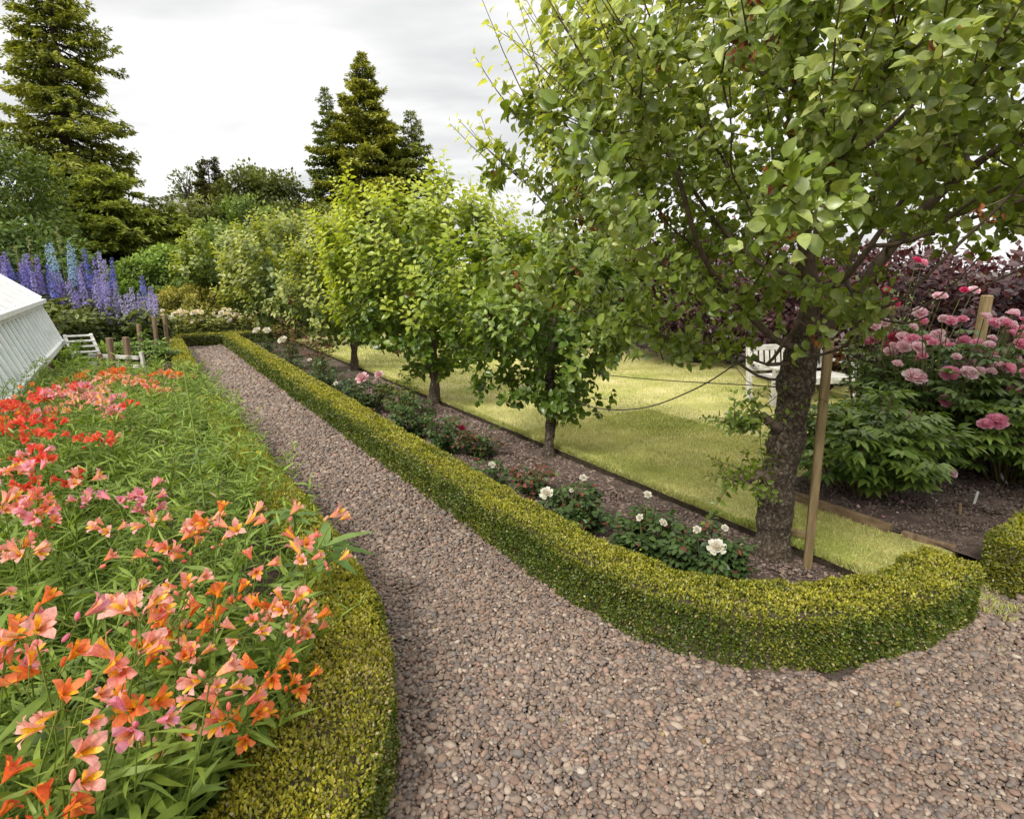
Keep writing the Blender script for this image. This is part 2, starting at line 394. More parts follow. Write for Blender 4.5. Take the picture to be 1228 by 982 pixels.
def hedge(name, label, L, H, leafs, tone=(.5, .5), end_caps=True, seed=1.0):
    """L: centre line with widths; leafs: list of (distance limit, leaf length, coverage)"""
    base = A(L[len(L)//2][0], L[len(L)//2][1], 0)
    root = thing(name, label, 'hedge', base)
    xy = L[:, :2]; w = L[:, 2]/2
    tg = np.gradient(xy, axis=0); tg = unit(tg); nr = np.stack([tg[:, 1], -tg[:, 0]], 1)
    # cross-section, a box with rounded shoulders: (offset, height, normal)
    prof = []
    for u in np.linspace(0, 1, 7): prof.append((-1, u*(1-.12), (-1, 0)))
    for a in np.linspace(PI, PI/2, 4)[1:-1]: prof.append((-1+.14*(1+math.cos(a)), .88+.12*math.sin(a), (math.cos(a), math.sin(a))))
    for u in np.linspace(-.86, .86, 9): prof.append((u, 1, (0, 1)))
    for a in np.linspace(PI/2, 0, 4)[1:-1]: prof.append((1-.14*(1-math.cos(a)), .88+.12*math.sin(a), (math.cos(a), math.sin(a))))
    for u in np.linspace(1, 0, 7): prof.append((1, u*(1-.12), (1, 0)))
    prof_o = np.array([p[0] for p in prof]); prof_h = np.array([p[1] for p in prof])
    prof_n = np.array([p[2] for p in prof])
    # woody core
    core = MB(); ii = np.arange(0, len(L), 2); m = len(prof)
    V = np.zeros((len(ii), m, 3))
    V[..., :2] = xy[ii, None]+nr[ii, None]*(prof_o[None]*(w[ii, None]-.035))[..., None]
    V[..., 2] = prof_h[None]*(H-.035)
    V += .012*nz(V, 16, seed)[..., None]
    a = np.arange(len(ii)-1)[:, None]*m; b = np.arange(m-1)[None]
    F = np.stack([a+b, a+b+1, a+m+b+1, a+m+b], -1).reshape(-1, 4)
    core.add(V.reshape(-1, 3), F, (.06, .065, .018))
    for e, f in ((0, 1), (len(ii)-1, -1)):
        core.add(np.concatenate([V[e], [[*xy[ii[e]], H*.5]]]), [[k, (k+1) % m, m] for k in range(m)], (.06, .065, .018))
    # leaves, denser and smaller where the hedge is close
    seg = np.linalg.norm(np.diff(xy, axis=0), axis=1); mid = (xy[1:]+xy[:-1])/2
    dist = np.linalg.norm(mid, axis=1)
    fol = MB(); lo = 0
    per = 2*H+2*w.mean()
    for lim, ll, cov in leafs:
        sel = np.where((dist >= lo) & (dist < lim))[0]; lo = lim
        if not len(sel): continue
        area = seg[sel].sum()*per
        n = int(area*cov/(ll*ll*.3))
        k = rng.choice(sel, n, p=seg[sel]/seg[sel].sum()); u = rng.random(n)
        q = rng.random(n)*per; ww = w[k]
        side = np.where(q < H, -1, np.where(q > H+2*w.mean(), 1, 0))
        off = np.where(side == 0, (rng.random(n)*2-1), side)
        hh = np.where(side == 0, 1.0, rng.random(n)**.9)
        # round the shoulders
        nn = np.zeros((n, 3)); tgk = nr[k]
        sh = np.clip((np.abs(off)-.72)/.28, 0, 1)*(side == 0)
        hz = np.where(side == 0, H-.035*sh**2, hh*(H-.02))
        c = xy[k]+(xy[k+1]-xy[k])*u[:, None]
        p = np.zeros((n, 3)); p[:, :2] = c+tgk*(off*ww)[:, None]; p[:, 2] = hz
        nn[:, :2] = tgk*np.where(side == 0, off*sh, side)[:, None]
        nn[:, 2] = np.where(side == 0, 1.0, np.clip((hh-.8)*3, 0, .7)); nn = unit(nn)
        relief = .016*nz(p, 11, seed)+.012*nz(p, 29, seed+3)
        depth = rng.random(n)**1.7*.035
        p += nn*(relief-depth+.004)[:, None]
        stray = rng.random(n) < .012; p[stray] += nn[stray]*rng.random((stray.sum(), 1))*.028
        p[:, 2] = np.maximum(p[:, 2], .006)
        d = unit(nn*.75+rdir(n)*.85+A(0, 0, .25))
        R = frames(d, nn+rdir(n)*.7)
        # yellower new growth on the clipped top, older leaf on the faces
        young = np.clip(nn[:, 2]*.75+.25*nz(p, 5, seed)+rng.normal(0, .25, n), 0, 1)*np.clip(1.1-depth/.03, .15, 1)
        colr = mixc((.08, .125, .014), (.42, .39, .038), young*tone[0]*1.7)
        brown = rng.random(n) < .05+.14*tone[1]*np.clip(nz(p, 3.1, seed+8), 0, 1)
        colr[brown] = mixc((.34, .25, .10), (.52, .45, .22), rng.random(brown.sum()))
        colr *= rng.uniform(.75, 1.25, (n, 1))
        T, TF = DIAM if ll > .0175 else LEAF1
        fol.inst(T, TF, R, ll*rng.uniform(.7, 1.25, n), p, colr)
    if end_caps:
        for e, f in ((0, 1), (len(L)-1, -1)):
            ll = leafs[0][1] if np.linalg.norm(xy[e]) < leafs[0][0] else leafs[-1][1]
            n = int(H*2*w[e]*2.6/(ll*ll*.3)); tv = A(*(-f*tg[e]), 0)
            p = np.zeros((n, 3)); o = rng.uniform(-1, 1, n)
            p[:, :2] = xy[e]+nr[e]*(o*w[e])[:, None]; p[:, 2] = rng.random(n)*H
            p += tv*(.012*nz(p, 17, seed)+.01-rng.random(n)**1.6*.035+.03*(1-o**4)*(1-(p[:, 2]/H)**4))[:, None]
            d = unit(tv*.7+rdir(n)*.9+A(0, 0, .3)); R = frames(d, tv+rdir(n)*.7)
            colr = mixc((.095, .12, .014), (.34, .31, .03), np.clip(rng.normal(.3, .3, n), 0, 1))*rng.uniform(.75, 1.25, (n, 1))
            fol.inst(*(DIAM if ll > .0175 else LEAF1), R, ll*rng.uniform(.7, 1.25, n), p, colr)
    core.build('branches', M['twig'], root)
    fol.build('foliage', M['box_leaf'], root)
    return root
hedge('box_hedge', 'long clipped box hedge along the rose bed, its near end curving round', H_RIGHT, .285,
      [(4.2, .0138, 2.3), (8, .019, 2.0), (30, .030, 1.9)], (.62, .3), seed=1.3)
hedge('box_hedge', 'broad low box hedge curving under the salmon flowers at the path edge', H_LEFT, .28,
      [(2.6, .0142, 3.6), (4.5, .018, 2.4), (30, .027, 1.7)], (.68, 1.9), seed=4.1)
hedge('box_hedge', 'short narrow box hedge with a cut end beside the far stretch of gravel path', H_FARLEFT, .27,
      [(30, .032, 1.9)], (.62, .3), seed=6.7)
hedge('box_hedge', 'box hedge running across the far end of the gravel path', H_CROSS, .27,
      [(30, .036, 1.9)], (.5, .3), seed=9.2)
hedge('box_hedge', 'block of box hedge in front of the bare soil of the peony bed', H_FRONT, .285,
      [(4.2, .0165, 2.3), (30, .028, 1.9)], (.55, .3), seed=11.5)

# ------------------------------------------------------------------ ground
def sheet(name, corners, z, mat, nx=1, ny=1, bumpy=0.0, f=6, skirt=0.0):
    c = np.array(corners, float); mb = MB()
    u = np.linspace(0, 1, nx+1)[None, :, None]; v = np.linspace(0, 1, ny+1)[:, None, None]
    xy = (c[0]*(1-u)+c[1]*u)*(1-v)+(c[3]*(1-u)+c[2]*u)*v
    V = np.concatenate([xy, np.full(xy.shape[:2]+(1,), z)], 2)
    if bumpy: V[..., 2] += bumpy*(nz(V, f, 2)*.6+nz(V, f*2.7, 5)*.4)
    i = np.arange(ny)[:, None]*(nx+1); j = np.arange(nx)[None]
    F = np.stack([i+j, i+j+1, i+nx+2+j, i+nx+1+j], -1).reshape(-1, 4)
    mb.add(V.reshape(-1, 3), F)
    if skirt:
        e = V[0]; lo = e.copy(); lo[:, 2] = z-skirt
        n = len(e); mb.add(np.concatenate([e, lo]), [[k+1, k, n+k, n+k+1] for k in range(n-1)])
        e = V[:, 0]; lo = e.copy(); lo[:, 2] = z-skirt
        n = len(e); mb.add(np.concatenate([e, lo]), [[k, k+1, n+k+1, n+k] for k in range(n-1)])
    return kind(mb.build(name, mat), 'structure')
sheet('ground', [(-700, -700), (700, -700), (700, 700), (-700, 700)], -.03, M['field'])
sheet('gravel_path', [P(-3, -6), P(-3, 12), P(16, 12), P(16, -6)], -.012, M['gravel_base'])
sheet('flower_bed_soil', [P(1.2, -6), P(1.2, .62), P(15.4, .62), P(15.4, -6)], .0, M['soil'], 60, 120, .02, 5)
sheet('rose_bed_soil', [P(1.15, 1.9), P(1.15, 3.225), P(15.4, 3.225), P(15.4, 1.9)], .012, M['soil'], 30, 220, .016, 9)
sheet('lawn', [P(1.28, 3.27), P(15.6, 3.27), P(15.6, 9.5), P(1.28, 9.5)], .045, M['lawn'], 120, 60, .006, 3, skirt=.1)
sheet('peony_bed_soil', [P(1.1, 3.99), P(1.1, 9.6), P(3.6, 9.6), P(2.45, 3.99)], .062, M['soil'], 130, 50, .016, 8)

mb = MB(); e = np.array([G_ for s_ in np.linspace(1.26, 15.4, 200) for G_ in [(*P(s_, 3.262), .04)]])
e[:, :2] += N_*(.008*nz(e, 5, 2))[:, None]; lo = e.copy(); lo[:, 2] = -.02; n_ = len(e)
mb.add(np.concatenate([e, lo]), [[k, k+1, n_+k+1, n_+k] for k in range(n_-1)])
M['turf_edge'] = groundmat('turf_edge', [(.3, (.035, .026, .018)), (.7, (.085, .065, .042))], 20, 90, .9, .02)
kind(mb.build('lawn_edge', M['turf_edge']), 'structure')
# gravel: every stone a solid pebble
def rocks(n_xy, sizes, tmpl, colr, flat=(.45, .75), z0=0.0):
    mb = MB(); n = len(n_xy); var = 8
    T0, TF = tmpl
    which = rng.integers(0, var, n)
    for q in range(var):
        s = np.where(which == q)[0]
        if not len(s): continue
        T = T0*(1+.28*nz(T0, 1.9, q*3.3)+.10*nz(T0, 4.0, q))[:, None]
        a = rng.random(len(s))*2*PI; up = unit(np.stack([rng.normal(0, .28, len(s)), rng.normal(0, .28, len(s)), np.ones(len(s))], 1))
        R = frames(np.stack([np.cos(a), np.sin(a), np.zeros(len(s))], 1), up)
        sc = sizes[s][:, None]*np.stack([rng.uniform(.62, .95, len(s)), rng.uniform(.95, 1.35, len(s)), rng.uniform(*flat, len(s))], 1)
        zz = np.broadcast_to(z0, (n,))[s]
        p = np.concatenate([n_xy[s], (zz+rng.random(len(s))*.012)[:, None]], 1)
        mb.inst(T, TF, R, sc, p, colr[s])
    return mb
def on_path(xy):
    s = xy@D_; t = xy@N_
    ok = ((t > .55) & (t < 1.8) & (s < 15.4)) | (s < 1.05) | ((s < 2.2) & (t > .1) & (t < 2.3)) | ((t > 3.4) & (t < 3.72) & (s < 1.5))
    for L in (H_RIGHT, H_LEFT, H_FARLEFT, H_FRONT):
        d, w = near_line(L, xy); ok &= d > w/2-.03
    # nothing of the flower bed behind the left hedge
    ok &= ~((xy[:, 0] < -.75) & (t < .55) & (xy[:, 1] > .3))
    return ok
PAL = np.array([[.29, .215, .17], [.25, .185, .15], [.33, .25, .195], [.22, .185, .165], [.27, .19, .14], [.38, .30, .235], [.19, .15, .13], [.31, .205, .155]])
def pebbles(lo, hi, sp, size, tmpl, layers):
    X, Y = np.meshgrid(np.arange(-8.5, 5.5, sp), np.arange(.2, 15, sp)); xy0 = np.stack([X.ravel(), Y.ravel()], 1)
    d = np.linalg.norm(xy0, axis=1); xy0 = xy0[(d >= lo) & (d < hi)]
    # keep the part anyone standing near the photographer could see
    xy0 = xy0[(np.abs(xy0[:, 0])-1.3 < xy0[:, 1]*1.05)]
    xy0 = xy0[on_path(xy0)]
    acc = []
    for l in range(layers):
        q = xy0+rng.uniform(-.6, .6, xy0.shape)*sp
        if l: q = q[rng.random(len(q)) < .55]
        acc.append((q, l))
    xy = np.concatenate([a[0] for a in acc]); lay = np.concatenate([np.full(len(a[0]), a[1]) for a in acc])
    sz = size*rng.lognormal(0, .34, len(xy)).clip(.4, 2.2)
    pal = PAL[rng.integers(0, len(PAL), len(xy))]*A(.77, .775, .775)*rng.uniform(.75, 1.3, (len(xy), 1))
    pale = rng.random(len(xy)) < .008; pal[pale] = (.42, .36, .30)
    dirt = np.clip(nz(np.c_[xy, xy[:, :1]*0], 1.3, 4), -1, 1)
    pal *= (1+.10*dirt)[:, None]
    return rocks(xy, sz, tmpl, pal, z0=-.004+lay*.011)
g1 = pebbles(.8, 3.4, .0124, .0091, ICO1, 2)
g2 = pebbles(3.4, 7.5, .0185, .0132, ICO0, 2)
g3 = pebbles(7.5, 15.5, .034, .022, ICO0, 1)
for g in (g2, g3):
    off = g1.n; g1.V += g.V; g1.C += g.C; g1.M += g.M; g1.F += [f+off for f in g.F]; g1.n += g.n
kind(g1.build('gravel', M['stone']), 'stuff')
lt = MB(); m = 260; q = np.c_[rng.uniform(-3, 3, m), rng.uniform(1.2, 6, m)]; q = q[on_path(q)]; m = len(q)
lt.inst(*LEAF2, frames(rdir(m)*A(1, 1, .15), A(0, 0, 1)+rng.normal(0, .4, (m, 3))), .022*rng.uniform(.4, 1.3, m), np.c_[q, rng.uniform(.014, .022, m)],
        mixc((.30, .16, .06), (.40, .36, .10), rng.random(m)))
kind(lt.build('fallen_leaves', M['dead_leaf']), 'stuff')
# crumbs of soil and bark in the two beds
def crumbs(name, s0, s1, t0, t1, n, size, z, pal, flat=(.4, .9)):
    st = np.stack([rng.uniform(s0, s1, n), rng.uniform(t0, t1, n)], 1)
    if t0 > 4: st = st[st[:, 0] < 2.42+(st[:, 1]-3.99)*.205]
    xy = st[:, :1]*D_+st[:, 1:]*N_
    d, w = near_line(H_RIGHT, xy); k = d > w/2+.02
    d, w = near_line(H_FRONT, xy); k &= d > w/2+.02
    xy = xy[k]; n = len(xy)
    far = np.clip(np.linalg.norm(xy, axis=1)/4, 1, 2.2)
    keep = rng.random(n) < 1/far**1.5; xy = xy[keep]; far = far[keep]; n = len(xy)
    pal = np.array(pal); c = pal[rng.integers(0, len(pal), n)]*rng.uniform(.7, 1.3, (n, 1))
    zz = z+.012*nz(np.c_[xy, xy[:, :1]*0], 8, 3)
    kind(rocks(xy, size*rng.lognormal(0, .45, n).clip(.4, 2.4)*far, ICO0, c, flat, zz-.006).build(name, M['clod']), 'stuff')
crumbs('bark_mulch', 1.2, 9, 1.98, 3.215, 42000, .0072, .014, [(.15, .11, .09), (.21, .155, .13), (.27, .2, .17), (.11, .08, .065), (.24, .17, .14)], (.3, .7))
crumbs('soil_crumbs', 1.25, 3.3, 4.02, 7, 42000, .0062, .064, [(.11, .08, .066), (.15, .11, .09), (.085, .062, .05), (.19, .145, .125)], (.5, 1.0))

# grass
def grass(name, areas, z):
    mb = MB()
    for s0, s1, t0, t1, n, h in areas:
        s = rng.uniform(s0, s1, n); t = rng.uniform(t0, t1, n); xy = s[:, None]*D_+t[:, None]*N_
        if t1 > 4.0:
            k = ~((t > 3.93) & (s < 2.47+(t-3.99)*.205)); xy = xy[k]
        d, w = near_line(H_RIGHT, xy); xy = xy[d > w/2-.02]; n = len(xy)
        patch = np.clip(.5+.6*nz(np.c_[xy, xy[:, :1]*0], 2.2, 1), 0, 1)
        keep = rng.random(n) < .45+.55*patch; xy = xy[keep]; patch = patch[keep]; n = len(xy)
        zz = z if np.isscalar(z) else z(xy)
        d = unit(np.c_[rng.normal(0, .45, (n, 2)), np.ones(n)])
        c = mixc((.56, .54, .24), (.31, .39, .085), patch*rng.uniform(.4, 1.2, n).clip(0, 1))*rng.uniform(.75, 1.25, (n, 1))
        straw = rng.random(n) < .1; c[straw] = (.45, .38, .17)
        mb.inst(*LEAF1, frames(d, rdir(n)), h*np.stack([rng.uniform(.22, .42, n), rng.uniform(.6, 1.3, n), np.full(n, .5)], 1),
                np.c_[xy, np.full(n, zz)], c)
    kind(mb.build(name, M['blade']), 'stuff')
grass('grass', [(1.25, 2.2, 3.28, 3.96, 9000, .026), (2.2, 5.0, 3.28, 5.2, 52000, .022), (2.8, 8, 3.28, 8.4, 60000, .03), (8, 13, 3.28, 7.5, 26000, .04),
                (1.3, 13, 3.25, 3.31, 14000, .045)], .044)
grass('grass_tuft', [(.80, 1.15, 3.46, 3.66, 420, .05), (.95, 1.3, 3.5, 3.85, 500, .05)], -.005)

# ------------------------------------------------------------------ trees grown by space colonisation
def colonize(att, pos, par, step, di, dk, iters=160, gn=.25, trop=0.0):
    pos = [np.array(p, float) for p in pos]; par = list(par)
    att = np.asarray(att, float); n = len(att)
    best = np.full(n, 1e9); bi = np.zeros(n, int); alive = np.ones(n, bool); start = 0
    used = {}
    for _ in range(iters):
        new = np.array(pos[start:])
        if len(new):
            dm = np.linalg.norm(att[:, None]-new[None], axis=2); k = dm.argmin(1); dv = dm[np.arange(n), k]
            b = dv < best; best[b] = dv[b]; bi[b] = k[b]+start
        start = len(pos)
        alive &= best > dk
        act = np.where(alive & (best < di))[0]
        if not len(act): break
        P_ = np.array(pos); acc = {}
        for i in act:
            acc.setdefault(bi[i], []).append(i)
        added = 0
        for j, l in acc.items():
            d = unit(att[l]-P_[j]).sum(0); d = unit(d+rng.normal(0, gn, 3)+A(0, 0, trop))
            dirs = used.setdefault(j, [])
            if any(np.dot(d, e) > .93 for e in dirs) or len(dirs) > 3: continue
            dirs.append(d); pos.append(P_[j]+d*step); par.append(j); added += 1
        if not added: break
    return np.array(pos), np.array(par)
def radii(par, tip=.0022, ex=2.2):
    r = np.zeros(len(par)); acc = np.zeros(len(par))
    for i in range(len(par)-1, -1, -1):
        r[i] = max(tip, acc[i]**(1/ex)) if acc[i] else tip
        if par[i] >= 0: acc[par[i]] += r[i]**ex
    return r
def chains(par):
    ch = {}
    for i, p in enumerate(par):
        if p >= 0: ch.setdefault(p, []).append(i)
    return ch
def limb_mesh(mb, pos, par, r, skip, kmin=4):
    """one tapered tube per unbranched run, following the thickest child"""
    ch = chains(par); todo = [(skip-1, True)]; seen = set()
    roots = [skip-1]+[i for i in range(skip-1) if len([c for c in ch.get(i, []) if c >= skip])]
    stack = []
    for q in roots:
        for c in ch.get(q, []):
            if c >= skip: stack.append((q, c))
    while stack:
        a, b = stack.pop(); run = [a, b]
        while ch.get(b):
            c = max(ch[b], key=lambda i: r[i])
            for o in ch[b]:
                if o != c: stack.append((b, o))
            run.append(c); b = c
        rr = r[run].copy(); rr[0] = min(rr[0], rr[1]*1.25)
        pts = pos[run].copy()
        if len(pts) > 3: pts[1:-1] = .5*pts[1:-1]+.25*(pts[:-2]+pts[2:])
        k = 9 if rr.max() > .025 else (6 if rr.max() > .009 else kmin)
        mb.tube(pts, rr, k, bump=.12 if rr.max() > .02 else 0, cap=len(run) < 400)

def rosettes(mb, p, d, nl, size, old, young, yf, T=LEAF3, droop=.35, spread=1.1, ctr=None):
    """clusters of nl leaves around each point p with axis d; yf (per point) mixes towards young leaf colour"""
    n = len(p); P3 = np.repeat(p, nl, 0); D3 = np.repeat(d, nl, 0); Y = np.repeat(yf, nl)
    N = n*nl
    r = rdir(N); r -= (r*D3).sum(1, keepdims=True)*D3; r = unit(r)
    dd = unit(r*spread+D3*rng.uniform(.1, .9, (N, 1))+A(0, 0, .15)-A(0, 0, droop)*rng.random((N, 1)))
    ow = D3*.6 if ctr is None else unit((P3-ctr)*A(1, 1, .6))*.95
    up = unit(ow+A(0, 0, .75)+rng.normal(0, .42, (N, 3)))
    sc = size*rng.uniform(.6, 1.2, N)
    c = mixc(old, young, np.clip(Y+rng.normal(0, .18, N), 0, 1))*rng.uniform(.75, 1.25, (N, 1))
    st = rng.uniform(.15, .45, (N, 1))*size
    mb.inst(*T, frames(dd, up), np.stack([sc*rng.uniform(.85, 1.2, N), sc, sc*rng.uniform(.3, 1.9, N)], 1), P3+dd*st+rng.normal(0, size*.15, (N, 3)), c)
def shoot(mbw, mbl, p, d, L, size, old, young, n=14, lean=.35):
    """one long extension shoot with alternate leaves, small and pale at the tip"""
    d = unit(d); pts = [p]; q = d.copy(); st = L/7
    for i in range(7):
        q = unit(q+A(0, 0, lean*.12)+rng.normal(0, .05, 3)); pts.append(pts[-1]+q*st)
    pts = np.array(pts); mbw.tube(pts, np.linspace(.0032, .0012, 8), 4)
    u = np.linspace(.12, 1.0, n); x = np.interp(u*7, np.arange(8), np.arange(8))
    i = np.minimum(x.astype(int), 6); f = (x-i)[:, None]; c = pts[i]*(1-f)+pts[i+1]*f; ax = unit(pts[i+1]-pts[i])
    a = np.arange(n)*2.4+rng.random()*6
    s1 = unit(np.cross(ax, A(.3, .5, .2))); s2 = np.cross(ax, s1)
    r = np.cos(a)[:, None]*s1+np.sin(a)[:, None]*s2
    dd = unit(r+ax*(.35+.9*u[:, None]**3)-A(0, 0, .1)); up = unit(ax*.6+unit(d*A(1, 1, 0)+1e-3)*.7+A(0, 0, .7)+rng.normal(0, .25, (n, 3)))
    sc = size*(1.05-.55*u**2.5)*rng.uniform(.85, 1.15, n)
    col = mixc(old, young, np.clip(.25+.8*u+rng.normal(0, .1, n), 0, 1))*rng.uniform(.85, 1.15, (n, 1))
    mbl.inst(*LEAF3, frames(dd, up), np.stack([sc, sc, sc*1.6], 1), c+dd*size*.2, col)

def apple_tree(label, base, trunk, crown, nat, step, leaf, per, shoots, seed, old=(.09, .14, .022), young=(.3, .34, .07),
               withered=0, apples=0, extra_att=None, trunk_r=.07, T=LEAF3, flat=.0, shell=.45, lshoot=(.25, .5), lowlimbs=(), ybias=0.0, near_shoots=(), gap=-.55):
    global rng
    keep = rng; rng = np.random.default_rng(seed)
    root = thing('apple_tree', label, 'apple tree', (base[0], base[1], 0), 'apple trees in a row along the lawn edge')
    c, rad = A(*crown[0]), A(*crown[1])
    # attractors through the crown, more of them near its surface
    v = rdir(nat*2); rr = (shell+(1-shell)*rng.random(nat*2)**.6)
    lump = 1+.24*nz(v, 2.6, seed)
    at = c+v*rad*(rr*lump)[:, None]
    at = at[~((at[:, 0] > 2.0) & (at[:, 2] < 1.86) & (rad[0] > 1.5))]
    at = at[at[:, 2] > c[2]-rad[2]*.98+flat][:nat]
    if extra_att is not None: at = np.concatenate([at, extra_att])
    tp = np.array(trunk, float); n = max(4, int(np.linalg.norm(np.diff(tp, axis=0), axis=1).sum()/step))
    L = np.concatenate([[0], np.cumsum(np.linalg.norm(np.diff(tp, axis=0), axis=1))])
    u = np.linspace(0, L[-1], n); tk = np.stack([np.interp(u, L, tp[:, k]) for k in range(3)], 1)
    tk[1:, :2] += np.cumsum(rng.normal(0, step*.10, (n-1, 2)), 0)*np.linspace(0, 1, n-1)[:, None]
    pos, par = colonize(at, tk, [-1]+list(range(n-1)), step, step*7, step*1.7)
    r = radii(par); sc = trunk_r/max(r[n//2], 1e-4)
    r = np.where(r > .004, .0022+(r-.0022)*np.interp(r, [.004, r[n//2]], [1.0, sc]), r)
    tb = MB(); tr = np.maximum(r[:n], trunk_r*np.linspace(1.0, .72, n)); tr[0] *= 1.45; tr[1] *= 1.12
    pts = tk.copy(); pts[0, 2] = -.05
    # resample for a gnarled trunk
    uu = np.linspace(0, 1, n*5); ti = np.linspace(0, 1, n)
    P5 = np.stack([np.interp(uu, ti, pts[:, k]) for k in range(3)], 1); R5 = np.interp(uu, ti, tr)
    R5 *= 1+.08*np.sin(uu*23+seed)+.05*np.sin(uu*51)
    tb.tube(P5, R5, 22, bump=.13)
    br = MB(); limb_mesh(br, pos, par, r, n)
    ch = chains(par); tips = np.array([i for i in range(n, len(pos)) if r[i] < .0075])
    dirs = unit(pos[tips]-pos[par[tips]])
    cr = MB()
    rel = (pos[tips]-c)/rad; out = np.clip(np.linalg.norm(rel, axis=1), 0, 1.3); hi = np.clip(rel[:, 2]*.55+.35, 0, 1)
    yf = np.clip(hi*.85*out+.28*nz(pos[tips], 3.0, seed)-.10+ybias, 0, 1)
    for s_ in range(per[0]):
        k = rng.random(len(tips)) < per[2]*np.clip(.35+.75*out, 0, 1)
        k &= nz(pos[tips], 3.6, seed+5) > gap
        if rad[0] > 1.6 and base[1] < 4: k &= ~((pos[tips][:, 0] > .62*pos[tips][:, 1]) & (pos[tips][:, 2] < 1.74)) & ~((pos[tips][:, 0] > 1.36) & (pos[tips][:, 0] < 1.9) & (pos[tips][:, 2] < 1.46))
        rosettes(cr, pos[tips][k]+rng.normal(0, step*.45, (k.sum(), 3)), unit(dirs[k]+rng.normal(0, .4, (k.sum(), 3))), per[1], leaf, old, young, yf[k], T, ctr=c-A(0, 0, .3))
    ends = np.where((out > .72) & (rel[:, 2] > -.55) & ~((pos[tips][:, 0] > .62*pos[tips][:, 1]) & (pos[tips][:, 2] < 1.85)))[0]
    if len(ends):
        for i in rng.choice(ends, min(shoots, len(ends)), replace=False):
            outw = unit(rel[i]*A(1, 1, .6)); shoot(br, cr, pos[tips[i]], outw*.6+A(0, 0, .75)+rng.normal(0, .2, 3), rng.uniform(*lshoot), leaf*1.05, old, young)
    for l in lowlimbs:                                            # the gnarled old spurs low on the trunk
        l = np.array(l, float); br.tube(l, np.linspace(.036, .014, len(l)), 8, bump=.2)
        for q in range(16):
            d = unit(l[-1]-l[-2]+rng.normal(0, .7, 3)+A(0, 0, .25)); shoot(br, cr, l[rng.integers(1, len(l))]+rng.normal(0, .02, 3), d, rng.uniform(.12, .38), leaf*.85, A(*old)*.7, A(*old)*1.1, 13, .0)
    tb.build('trunk', M['bark'], root); br.build('branches', M['twig'] if trunk_r < .2 else M['bark'], root)
    cr.build('crown', M['apple_leaf'], root)
    for p_, d_, L_ in near_shoots: shoot(br, cr, A(*p_), A(*d_), L_, leaf*1.45, old, A(*young)*1.1, 15, .1)
    if withered:
        wl = MB()
        toc = unit(A(0, 0, 1.7)-c); facing = (unit(pos[tips]-c)@toc > .15) & (out > .62)
        wpool = np.where(facing)[0]
        for i in rng.choice(wpool, min(withered, len(wpool)), replace=False):
            p = pos[tips[i]]+toc*rng.uniform(.0, .07); m = rng.integers(4, 9)
            d = unit(rng.normal(0, .5, (m, 3))-A(0, 0, .8)); s_ = leaf*rng.uniform(.35, .7, m)
            wl.inst(*LEAF3, frames(d, rdir(m)), np.stack([s_*.7, s_, s_*3.2], 1), p+rng.normal(0, leaf*.3, (m, 3)),
                    mixc((.13, .035, .015), (.30, .12, .04), rng.random(m)))
        wl.build('withered_leaves', M['dead_leaf'], root)
    if apples:
        me = None
        cand = tips[(out > .6)]
        vis = cand[np.argsort(np.linalg.norm(pos[cand]-A(0, 0, 1.7), axis=1))[:max(apples*6, 40)]]
        for i in rng.choice(vis, apples, replace=False):
            p = pos[i]+A(rng.normal(0, .02), rng.normal(0, .02), -.045)
            if me is None:
                a = MB(); V = ICO2[0].copy(); rr = np.hypot(V[:, 0], V[:, 1]); V[:, 2] = V[:, 2]*.9-np.sign(V[:, 2])*.28*np.exp(-(rr/.28)**2)
                a.add(V*.019, ICO2[1]); a.tube([[0, 0, .012], [.002, 0, .026], [.005, .002, .04]], .0012, 4)
                me = a.mesh('apple', [M['apple_skin']])
            o = bpy.data.objects.new('apple', me); COL.objects.link(o); o.parent = root; o.location = Vector(p)-wloc(root)
            o.rotation_euler = (rng.normal(0, .3), rng.normal(0, .3), rng.random()*6); o.scale = (rng.uniform(.8, 1.15),)*3
    rng = keep
    return root

